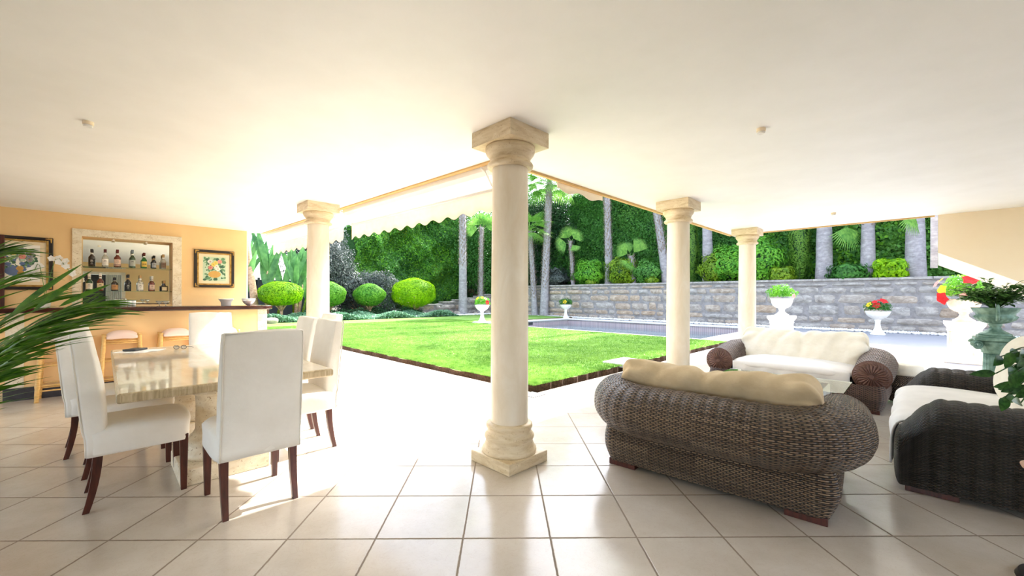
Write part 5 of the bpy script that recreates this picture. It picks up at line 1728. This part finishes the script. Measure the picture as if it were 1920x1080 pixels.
# hedges: bumpy leafy screens with a solid heart
def hedge(name, label, a0, a1, b0, b1, z0, z1, face, n, size, mats_, seed, amp=0.35, core=True, fr=1.6, aspect=0.55, ztop=None, jit=0.7, kind=None, mixp=(0.5,), top_leaves=0.12):
    """face 'a': looks along -a (towards the viewer on the right wing); face 'b': looks along -b"""
    r = np.random.default_rng(seed)
    ph = r.uniform(0, 6.28, 8)
    def bump(s, z):
        return amp * (0.5 * np.sin(s * fr + ph[0]) * np.sin(z * fr * 0.9 + ph[1]) + 0.3 * np.sin(s * fr * 2.3 + z * 1.2 + ph[2]) + 0.25 * np.sin(z * fr * 3.1 - s * fr * 1.7 + ph[3]) + 0.15 * np.sin(s * fr * 6 + ph[4]) * np.sin(z * fr * 6 + ph[5]))
    zt = (lambda s: z1 + 0 * s) if ztop is None else ztop
    s0, s1 = (b0, b1) if face == 'a' else (a0, a1)
    nf = int(n * (1 - top_leaves)); nt = n - nf
    s = r.uniform(s0, s1, nf); z = z0 + (zt(s) - z0) * r.random(nf)
    off = bump(s, z) + r.uniform(-0.12, 0.12, nf)
    depth0 = a0 if face == 'a' else b0
    thick = (a1 - a0) if face == 'a' else (b1 - b0)
    dep = depth0 - off
    s_t = r.uniform(s0, s1, nt); z_t = zt(s_t) + r.uniform(-0.1, 0.25, nt); dep_t = depth0 + r.uniform(0, thick, nt)
    S_ = np.concatenate([s, s_t]); Z = np.concatenate([z, z_t]); D = np.concatenate([dep, dep_t])
    A = D if face == 'a' else S_; B = S_ if face == 'a' else D
    P = np.stack([(A - B) / S2, (A + B) / S2, Z], 1)
    if face == 'a': nf_ = np.array([-1 / S2, -1 / S2, 0.25])
    else: nf_ = np.array([1 / S2, -1 / S2, 0.25])
    N = np.tile(nf_, (len(P), 1)); N[nf:] = (0, 0, 1)
    V, F = scatter_leaves(P, N, size, aspect, jit, seed + 5)
    blend = (np.sin(S_ * 0.9 + ph[6]) * np.sin(Z * 1.1 + ph[7]) + r.normal(0, 0.5, len(S_)))
    mi = np.zeros(len(S_), int)
    for k, tthr in enumerate(mixp): mi[blend > tthr] = k + 1
    mi = np.repeat(np.minimum(mi, len(mats_) - 1), 2)
    root = empty(name); tag(root, label, 'hedge', kind=kind)
    raw_mesh('leaves', V, F, mats_, root, mi=mi)
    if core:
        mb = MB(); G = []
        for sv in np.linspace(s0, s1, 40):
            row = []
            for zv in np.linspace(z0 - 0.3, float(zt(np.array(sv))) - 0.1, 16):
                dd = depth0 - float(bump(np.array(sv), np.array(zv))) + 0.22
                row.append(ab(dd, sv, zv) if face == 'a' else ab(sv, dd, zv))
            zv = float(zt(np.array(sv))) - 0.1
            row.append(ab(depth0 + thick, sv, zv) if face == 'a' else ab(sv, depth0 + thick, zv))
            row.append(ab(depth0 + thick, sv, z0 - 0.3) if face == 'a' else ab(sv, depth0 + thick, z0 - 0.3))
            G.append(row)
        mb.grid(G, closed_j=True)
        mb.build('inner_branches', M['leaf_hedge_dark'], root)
    return root
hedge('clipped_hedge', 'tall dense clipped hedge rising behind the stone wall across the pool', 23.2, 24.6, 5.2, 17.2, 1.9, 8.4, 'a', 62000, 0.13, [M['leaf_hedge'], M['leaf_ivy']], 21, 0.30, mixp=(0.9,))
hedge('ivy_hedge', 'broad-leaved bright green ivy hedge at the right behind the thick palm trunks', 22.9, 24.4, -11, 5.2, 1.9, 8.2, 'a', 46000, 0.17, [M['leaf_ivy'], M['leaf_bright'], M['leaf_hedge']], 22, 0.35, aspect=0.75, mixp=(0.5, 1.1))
hedge('tall_hedge', 'huge billowing green hedge left of the near column, beyond the lawn', 11.2, 19.8, 25.2, 27.2, 0.0, 7.9, 'b', 80000, 0.15, [M['leaf_hedge'], M['leaf_bright'], M['leaf_ivy'], M['leaf_shrub']], 23, 0.9, fr=0.9, mixp=(-0.2, 0.5, 1.5),
      ztop=lambda s: 5.6 + 2.6 * np.clip((s - 11.2) / 3.0, 0, 1) + 0.3 * np.sin(s * 1.4))

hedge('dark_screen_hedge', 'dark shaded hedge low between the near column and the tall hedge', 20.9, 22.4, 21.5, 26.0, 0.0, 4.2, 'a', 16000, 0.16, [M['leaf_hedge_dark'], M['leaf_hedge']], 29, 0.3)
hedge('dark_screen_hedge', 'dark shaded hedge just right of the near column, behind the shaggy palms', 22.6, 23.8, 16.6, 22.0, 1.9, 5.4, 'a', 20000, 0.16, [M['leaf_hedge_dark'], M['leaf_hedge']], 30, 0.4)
# loose trees with gaps
def tree(name, label, loc, trunk_h, crown, n, size, mat, seed, trunk_r=0.12, lobes=7, bark='bark_tan', cat='tree', group=None, lean=(0, 0)):
    r = empty(name, loc); tag(r, label, cat, group)
    MB().tube([(0, 0, -0.2), (lean[0] * 0.4, lean[1] * 0.4, trunk_h * 0.5), (lean[0], lean[1], trunk_h + crown[2] * 0.5)], [trunk_r * 1.2, trunk_r, trunk_r * 0.6], 10).build('trunk', M[bark], r, smooth=True)
    rr = np.random.default_rng(seed); Ps = []; Ns = []
    br = MB()
    for k in range(lobes):
        c = np.array([lean[0], lean[1], trunk_h + crown[2]]) + rr.uniform(-0.6, 0.6, 3) * np.array(crown)
        br.tube([(lean[0], lean[1], trunk_h), tuple((c + np.array([lean[0], lean[1], trunk_h])) / 2 + rr.normal(0, 0.1, 3)), tuple(c)], [trunk_r * 0.5, trunk_r * 0.3, trunk_r * 0.12], 6)
        P, N = ell_points(int(n / lobes), c, np.array(crown) * rr.uniform(0.38, 0.6), seed + k, shell=0.7, lump=0.2)
        Ps.append(P); Ns.append(N / np.linalg.norm(N, axis=1)[:, None])
    br.build('branches', M[bark], r, smooth=True)
    V, F = scatter_leaves(np.concatenate(Ps), np.concatenate(Ns), size, 0.5, 0.8, seed)
    raw_mesh('crown', V, F, M[mat], r)
    return r
tree('dusky_tree', 'dusky grey-leaved tree beside the second column, left of the tall hedge', ab(8.8, 24.2, 0), 0.6, (2.3, 1.5, 2.5), 26000, 0.13, 'leaf_blue', 41, 0.12, 12)
tree('dusky_tree', 'low dusky grey shrub mass under the tall hedge, behind the small topiary', ab(11.0, 23.6, 0), 0.1, (2.3, 1.2, 1.5), 16000, 0.12, 'leaf_blue', 45, 0.10, 10)
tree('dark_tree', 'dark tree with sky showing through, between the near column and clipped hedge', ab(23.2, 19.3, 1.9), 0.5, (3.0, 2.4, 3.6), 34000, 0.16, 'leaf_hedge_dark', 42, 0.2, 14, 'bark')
tree('dark_tree', 'dark tree just left of the near column, behind the thin palms', ab(20.6, 23.6, 0.5), 0.5, (2.4, 2.0, 4.0), 32000, 0.16, 'leaf_hedge', 43, 0.2, 14, 'bark')
tree('dark_tree', 'dark leafy tree at the far left beyond the banana plants', ab(3.6, 27.5, 0.0), 2.2, (2.6, 1.8, 3.0), 12000, 0.18, 'leaf_hedge', 46, 0.16, 9, 'bark')

tree('tall_shade_tree', 'tall tree rising beyond the hedge whose crown shades the lawn', ab(25.9, 5.0, 1.86), 13.2, (1.8, 1.7, 1.6), 18000, 0.34, 'leaf_hedge_dark', 48, 0.22, 14, 'bark')
# topiary on stems
def topiary(label, px, b, R, H, zc, n, mat, seed, stem=0.06):
    loc = at_ab(px, b=b, z=0.05)
    r = empty('topiary_tree', loc); tag(r, label, 'topiary', 'clipped topiary balls beyond the lawn')
    MB().tube([(0, 0, -0.1), (0.02, 0.02, zc - H * 0.55), (0, 0, zc)], [stem * 1.1, stem, stem * 0.8], 10).build('stem', M['bark_tan'], r, smooth=True)
    m = MB()
    for k in range(5):
        a = k * 1.26; m.tube([(0.01, 0.01, zc - H * 0.7), (0.5 * R * math.cos(a), 0.5 * R * math.sin(a), zc - H * 0.2)], [stem * 0.6, stem * 0.3], 6)
    m.build('branches', M['bark_tan'], r, smooth=True)
    P, N = ell_points(n, (0, 0, zc), (R, R, H / 2), seed, shell=0.18, lump=0.05)
    N /= np.linalg.norm(N, axis=1)[:, None]
    V, F = scatter_leaves(P, N, 0.085, 0.6, 0.55, seed)
    raw_mesh('crown', V, F, M[mat], r)
    return r
topiary('big lime-green dome topiary, farthest right of the clipped balls', 776, 21.6, 1.35, 1.85, 1.42, 15000, 'leaf_lime', 51, 0.09)
topiary('small round green topiary ball in the middle, on a thin stem', 693, 21.6, 0.84, 1.25, 1.28, 8000, 'leaf_topiary', 52, 0.06)
topiary('green topiary ball half hidden behind the second column', 616, 21.6, 0.85, 1.35, 1.3, 8000, 'leaf_topiary', 53, 0.06)
topiary('broad lime-green topiary left of the second column, before the banana plants', 527, 20.9, 0.95, 1.18, 1.32, 12000, 'leaf_lime', 54, 0.06)

# ground cover, rocks in the border
def ground_cover(name, label, pts, n, mat, seed, size=0.12, h=0.35):
    r = np.random.default_rng(seed)
    a0, a1, b0, b1 = pts
    a = r.uniform(a0, a1, n); b = r.uniform(b0, b1, n)
    hh = h * (0.55 + 0.45 * np.sin(a * 2.1) * np.sin(b * 3 + 1)) 
    z = 0.05 + hh * r.random(n) ** 0.5
    P = np.stack([(a - b) / S2, (a + b) / S2, z], 1); N = np.tile([0.2, -0.5, 0.9], (n, 1))
    V, F = scatter_leaves(P, N, size, 0.6, 0.6, seed)
    o = raw_mesh(name, V, F, M[mat]); tag(o, label, 'ground cover', kind='stuff')
ground_cover('ground_cover', 'low silvery-green ground cover along the far lawn edge', (3.4, 15.5, 19.9, 21.2), 26000, 'leaf_ground', 61, 0.11, 0.42)
ground_cover('ground_cover', 'dark bluish low planting behind the silvery ground cover', (7.0, 14.0, 21.2, 23.0), 14000, 'leaf_hedge_dark', 62, 0.12, 0.6)
def rock(label, a, b, s, seed, z=0.05):
    r = random.Random(seed)
    bm = bmesh.new(); bmesh.ops.create_icosphere(bm, subdivisions=3, radius=s)
    ph = [r.uniform(0, 6) for _ in range(3)]
    for v in bm.verts:
        k = 1 + 0.16 * math.sin(v.co.x / s * 2.3 + ph[0]) + 0.14 * math.sin(v.co.y / s * 3.1 + ph[1]) + 0.1 * math.sin(v.co.z / s * 4 + ph[2])
        v.co *= k; v.co.z *= 0.65
    me = bpy.data.meshes.new('garden_rock'); bm.to_mesh(me); bm.free(); me.materials.append(M['rock'])
    me.polygons.foreach_set('use_smooth', [True] * len(me.polygons))
    o = bpy.data.objects.new('garden_rock', me); C.objects.link(o); o.location = ab(a, b, z + s * 0.4)
    tag(o, label, 'rock', 'rocks in the border')
rk = [(9.6, 22.0, 0.30), (10.3, 22.1, 0.38), (10.9, 22.3, 0.28), (11.7, 21.6, 0.26), (15.4, 21.0, 0.22), (16.2, 20.9, 0.26), (17.6, 20.8, 0.2), (4.6, 19.8, 0.30), (5.1, 19.75, 0.26), (4.2, 19.9, 0.24), (13.4, 20.9, 0.22), (18.6, 20.7, 0.22)]
for k, (a, b, s) in enumerate(rk):
    rock(['pale rock left of the small topiary stem', 'biggest pale rock between the two right-hand topiaries', 'rounded rock right of the biggest border rock', 'rock at the foot of the dome topiary', 'small rock left of the grey palm trunk', 'rock just right of the grey palm trunk', 'small rock at the foot of the thin palm', 'rock in the ground cover under the left topiary', 'rock beside the left topiary, toward the column', 'small rock at the far left of the border by the bar end', 'small rock at the low end of the border wall', 'small pale rock near the column, right of the thin palm'][k], a, b, s, 70 + k)

# ------------------------------------------------------------------ palms
def fan_frond(mb, base, d, up, L, nb=22, spread=2.3, pet=0.6, w=0.05, droop=0.25):
    b = Vector(base); d = Vector(d).normalized(); up = Vector(up)
    s = d.cross(up).normalized(); up = s.cross(d)
    hub = b + d * pet
    mb.tube([b, b + d * pet * 0.5 + up * 0.03, hub], [0.02, 0.015, 0.012], 5)
    for k in range(nb):
        a = -spread / 2 + spread * k / (nb - 1)
        dd = d * math.cos(a) + s * math.sin(a)
        leaf(mb, hub, dd, up, L * (1 - 0.15 * abs(a) / spread), w, droop, 0.4, 4)
def palm(label, loc, H, rb, rt, crown=True, shag=(0.3, 1.0), lean=(0, 0), cr=1.5, nfr=26, seed=0, dead=False, bark='bark'):
    r = empty('fan_palm', loc); tag(r, label, 'palm', 'slender fan palms behind the pool and lawn')
    rr = random.Random(seed)
    P, R = [], []
    for i in range(29):
        t = i / 28
        P.append((lean[0] * t ** 1.2, lean[1] * t ** 1.2, -0.15 + (H + 0.15) * t))
        R.append((rt + (rb - rt) * (1 - t) ** 3.0 * 1.0) * (1 + 0.02 * math.sin(i * 2.1)))
    MB().tube(P, R, 18).build('trunk', M[bark], r, smooth=True)
    if shag:
        m = MB(); n = int((shag[1] - shag[0]) * H * 60)
        for k in range(n):
            t = shag[0] + (shag[1] - shag[0]) * k / n
            a = k * 2.4 + rr.uniform(-0.2, 0.2)
            rad = (rt + (rb - rt) * (1 - t) ** 3.0) * 0.98
            c = Vector((lean[0] * t ** 1.2 + rad * math.cos(a), lean[1] * t ** 1.2 + rad * math.sin(a), H * t))
            leaf(m, c, Vector((math.cos(a) * 0.45, math.sin(a) * 0.45, 1.0)), (math.cos(a), math.sin(a), 0), rr.uniform(0.14, 0.26), rr.uniform(0.05, 0.09), -0.15, 0.3, 2)
        m.build('leaf_bases', M['bark_shag'], r)
    if crown:
        m = MB(); top = Vector((lean[0], lean[1], H))
        for k in range(nfr):
            a = k * 2.399; e = -0.45 + 1.75 * (k / nfr)
            d = Vector((math.cos(a) * math.cos(e), math.sin(a) * math.cos(e), math.sin(e)))
            fan_frond(m, top, d, (0, 0, 1) if abs(d.z) < 0.95 else (1, 0, 0), cr * 0.62, 20, 2.6, cr * 0.5, cr * 0.032, 0.5)
        m.build('crown', M['leaf_fan'], r, smooth=True)
    return r
def pw(px, a, z=1.86): return at_ab(px, a=a, z=z)
palm('shaggy palm trunk in the middle of the hedge, left of the small fan palm', pw(1142, 21.6), 12.0, 0.27, 0.15, True, (0.14, 0.6), (-0.3, 0.3), 1.0, 14, 1)
palm('shaggy leaning palm trunk just left of the middle right-hand column', pw(1250, 21.6), 12.0, 0.24, 0.15, True, (0.14, 0.6), (-1.8, 0.6), 1.0, 14, 2)
palm('grey palm trunk between the two right-hand columns', pw(1328, 21.6), 14.0, 0.28, 0.165, True, (0.21, 0.6), (-0.35, 0.2), 1.1, 14, 3)
palm('thick smooth grey palm trunk right of the farthest column, leftmost of the thick three', pw(1545, 21.6), 14.0, 0.32, 0.195, True, None, (0.1, 0.1), 1.3, 18, 4)
palm('middle one of the three thick grey palm trunks, with a shaggy collar', pw(1627, 21.6), 13.5, 0.26, 0.14, True, (0.165, 0.4), (0.1, 0.1), 1.2, 18, 5)
palm('thick smooth grey palm trunk farthest right, near the stair wall', pw(1716, 21.6), 14.0, 0.33, 0.165, True, None, (0.0, 0.0), 1.3, 18, 6)
palm('tall palm whose trunk stands behind the farthest column', pw(1402, 21.6), 13.2, 0.34, 0.2, True, None, (0, 0), 1.8, 34, 7)
palm('small fan palm with two open fronds on the wall, in the middle of the hedge', pw(1190, 21.3), 1.75, 0.13, 0.12, False, (0.25, 1.0), (-0.2, 0.1), seed=8)
palm('thin shaggy palm with a small green head on the wall, left part of the hedge', pw(1075, 21.3), 3.0, 0.14, 0.10, False, (0.1, 1.0), (-0.2, 0.1), seed=9)
palm('tall shaggy palm with drooping crown just right of the near column', at_ab(1020, a=20.15, z=0.0), 8.7, 0.30, 0.21, True, (0.2, 1.0), (0.35, 0.2), 1.9, 34, 10)
palm('shaggy palm partly behind the near column, with a low green crown', at_ab(1003, a=20.0, z=0.0), 5.6, 0.24, 0.15, True, (0.2, 1.0), (-0.35, 0.1), 1.5, 22, 11)
palm('straight grey palm trunk left of the near column, rising from the border', at_ab(868, b=20.75, z=0.05), 13.0, 0.30, 0.20, True, (0.24, 0.7), (-0.1, 0.2), 1.3, 18, 12)
palm('thin shaggy palm with broad green fronds, nearest left of the near column', at_ab(901, b=20.75, z=0.05), 5.9, 0.20, 0.12, False, (0.2, 1.0), (0.05, 0.1), seed=13)
# individual fans on the small palms
def fans(idx_name, pts):
    r = bpy.data.objects[idx_name]
    for (base, d, L, sp) in pts:
        m = MB(); fan_frond(m, base, d, (0.2, -1, 0.3), L, 24, sp, 0.3, L * 0.062, 0.12)
        m.build('fan_frond', M['leaf_fan'], r, smooth=True)
def palm_named(i):
    return [o for o in C.objects if o.name.startswith('fan_palm')][i].name
names = ['fan_palm'] + ['fan_palm.%03d' % k for k in range(1, 13)]
fans(names[7], [((-0.2, 0.1, 1.7), (0.6, -0.3, 0.9), 0.9, 1.3), ((-0.2, 0.1, 1.7), (-0.8, -0.3, 0.6), 0.8, 1.9), ((-0.2, 0.1, 1.6), (-0.3, -0.6, -0.5), 0.8, 2.0), ((-0.2, 0.1, 1.7), (-0.1, 0.3, 1), 0.7, 1.4)])
fans(names[8], [((-0.2, 0.1, 2.95), (-0.3, -0.3, 0.8), 0.8, 2.4), ((-0.2, 0.1, 2.95), (0.5, -0.3, 0.5), 0.7, 2.2), ((-0.2, 0.1, 2.9), (-0.8, -0.3, -0.2), 0.8, 2.0), ((-0.2, 0.1, 2.9), (0.3, -0.4, -0.4), 0.6, 1.8)])
fans(names[12], [((0.05, 0.1, 5.8), (-0.3, -0.3, 0.9), 1.0, 2.4), ((0.05, 0.1, 5.8), (0.9, -0.2, 0.3), 1.3, 1.6), ((0.05, 0.1, 5.8), (0.5, -0.4, 0.9), 1.0, 2.0), ((0.05, 0.1, 5.8), (-0.8, -0.2, 0.0), 0.9, 1.8)])
# frond tips hanging into view at the right
r = empty('fan_palm_frond'); 
bpy.data.objects.remove(r)
hf = [o for o in C.objects if o.name == names[3]][0]
for (px, py, d3, L) in ((1583, 425, (0.1, -0.2, -1), 1.05), (1700, 400, (0.3, -0.2, -1), 0.9)):
    loc = at_ab(px, a=21.2); d_ = loc[1]
    zz = EYE + (CY - py) / F_PX * d_
    m = MB(); fan_frond(m, (loc[0] - hf.location.x, loc[1] - hf.location.y, zz - 1.86 + 0.3), d3, (0.2, -1, 0.2), L, 22, 2.4, 0.3, 0.055, 0.1)
    m.build('fan_frond', M['leaf_fan'], hf, smooth=True)

# cypress and shrubs on top of the wall
def shrub(name, label, px, a, z, R, H, n, size, mat, seed, aspect=0.5, cat='shrub', group='shrubs along the top of the stone wall', stem=False, b=None):
    loc = at_ab(px, a=a, z=z) if b is None else at_ab(px, b=b, z=z)
    r = empty(name, loc); tag(r, label, cat, group)
    P, N = ell_points(n, (0, 0, H / 2), (R, R, H / 2), seed, shell=0.5, lump=0.22)
    N /= np.linalg.norm(N, axis=1)[:, None]
    V, F = scatter_leaves(P, N, size, aspect, 0.7, seed); raw_mesh('leaves', V, F, M[mat], r)
    MB().tube([(0, 0, -0.2), (0, 0, H * 0.6)], 0.04, 6).build('stem', M['bark'], r, smooth=True)
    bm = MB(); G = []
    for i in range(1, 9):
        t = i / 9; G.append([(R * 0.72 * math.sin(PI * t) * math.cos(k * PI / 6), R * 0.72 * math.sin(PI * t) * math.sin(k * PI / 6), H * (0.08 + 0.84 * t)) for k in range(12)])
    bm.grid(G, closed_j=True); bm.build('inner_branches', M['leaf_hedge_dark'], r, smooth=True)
shrub('cypress', 'narrow feathery green cypress left of the thick palm trunks', 1499, 21.9, 1.8, 0.42, 4.2, 7000, 0.13, 'leaf_cypress', 81, 0.25, 'cypress')
shrub('cypress', 'thin cypress column peeping out right of the middle column', 1298, 22.2, 1.8, 0.35, 4.0, 5000, 0.13, 'leaf_cypress', 82, 0.25, 'cypress')
for k, (px, R, H, mat, lab) in enumerate(((1105, 1.0, 1.7, 'leaf_bright', 'rounded green shrub right of the thin small-headed palm'), (1165, 0.9, 1.8, 'leaf_shrub', 'yellow-green shrub left of the small fan palm'),
        (1215, 0.8, 1.5, 'leaf_ivy', 'green shrub right of the small fan palm'), (1340, 0.7, 1.6, 'leaf_shrub', 'yellow-green shrub beside the grey palm between the columns'), (1368, 0.9, 2.0, 'leaf_bright', 'bright green bush just left of the farthest column'),
        (1432, 0.8, 2.2, 'leaf_bright', 'bright green bush just right of the farthest column'), (1466, 0.5, 0.8, 'leaf_shrub', 'small clipped bush left of the cypress'), (1668, 0.55, 0.95, 'leaf_lime', 'small round yellow-green bush between the last two thick palms'),
        (1590, 0.6, 0.8, 'leaf_hedge', 'low dark shrub with a pink flower between two thick palms'), (1040, 1.0, 1.3, 'leaf_blue', 'dusky shrub on the wall beside the shaggy tall palm'), (1222, 0.32, 0.6, 'leaf_shrub', 'tiny yellow-green bush near the leaning palm'), (1108, 0.3, 0.6, 'leaf_shrub', 'tiny yellow-green bush in front of the rounded shrub'))):
    shrub('garden_shrub', lab, px, 21.4 if R > 0.6 else 21.0, 1.84, R, H, int(4200 * R * R + 900), 0.15, mat, 90 + k)

# flood lamp on the wall
fp = at_ab(1657, a=20.8, z=2.02)
r = empty('garden_spotlight', fp, R45); tag(r, 'small spiked garden spotlight on top of the stone wall', 'spotlight')
MB().tube([(0, 0, 0), (0.0, 0, 0.16)], 0.012, 8).build('stake', M['dark_metal'], r)
MB().tube([(-0.02, -0.02, 0.15), (0.08, -0.10, 0.27)], [0.03, 0.05], 14).build('lamp_head', M['awning_metal'], r, smooth=True)

# banana plants at the left, dark fence behind
def banana(label, a, b, n, H, seed, z=0.0):
    r = empty('banana_plant', ab(a, b, z)); tag(r, label, 'banana plant', 'banana plants beside the bar end')
    rr = random.Random(seed)
    for k in range(n):
        az = rr.uniform(0, 2 * PI); rad = rr.uniform(0.05, 0.5)
        b0 = Vector((rad * math.cos(az), rad * math.sin(az), 0)); h = H * rr.uniform(0.25, 0.5)
        top = b0 + Vector((0.25 * math.cos(az), 0.25 * math.sin(az), h))
        MB().tube([b0, b0.lerp(top, 0.5), top], [0.10, 0.07, 0.03], 8).build('stalk', M['bark_tan'] if k % 2 else M['leaf_shrub'], r, smooth=True)
        m = MB()
        for q in range(4):
            a2 = az + rr.uniform(-0.9, 0.9) + q * 1.7
            d = Vector((math.cos(a2) * 0.45, math.sin(a2) * 0.45, rr.uniform(1.0, 2.6)))
            leaf(m, top - Vector((0, 0, 0.3 * rr.random())), d, (-math.sin(a2) * 0.6 + 0.2, -1, 0.2), rr.uniform(1.5, 2.5), rr.uniform(0.24, 0.36), rr.uniform(0.05, 0.3), 0.3, 8)
        m.build('leaves', M['leaf_banana'], r, smooth=True)
    return r
banana('banana clump with broad bluish leaves nearest the bar wall', 4.4, 22.3, 4, 4.2, 3)
banana('banana clump with upright leaves in the middle, behind the left topiary', 5.6, 22.4, 5, 5.2, 5)
banana('banana clump with bright leaves close to the second column', 6.9, 22.2, 5, 4.8, 7)
fe = empty('garden_fence', (0, 0, 0), R45); tag(fe, 'dark grey fence behind the banana plants at the left', 'fence')
bx(MB(), 1.5, 8.0, 24.0, 24.06, 0.0, 2.1).build('panel', M['grey_fence'], fe)
for k in range(4):
    bx(MB(), 1.6 + 2.0 * k, 1.7 + 2.0 * k, 23.92, 24.0, 0.0, 2.2).build('post', M['grey_fence'], fe)
lt = empty('leaning_trunk', ab(5.0, 21.6, 0)); tag(lt, 'tan leaning bare palm trunk behind the left topiary', 'tree trunk')
MB().tube([(0, 0, 0), (-0.15, 0, 1.5), (-0.45, 0.0, 3.6), (-0.6, 0, 5.6)], [0.17, 0.15, 0.14, 0.12], 12).build('trunk', M['bark_tan'], lt, smooth=True)
# downpipe beside the stair wall
dp = at_ab(1751, a=12.5, z=2.2)
r = empty('weathered_post', (dp[0], dp[1], 0)); tag(r, 'grey weathered wooden post hanging beside the stair wall top', 'post')
MB().box((0, 0, 3.15), (0.11, 0.11, 2.5), R45).build('post', M['bark'], r, bevel=0.01)
MB().box((0.0, 0.0, 4.35), (0.5, 0.16, 0.12), R45).build('bracket', M['bark'], r, bevel=0.01)
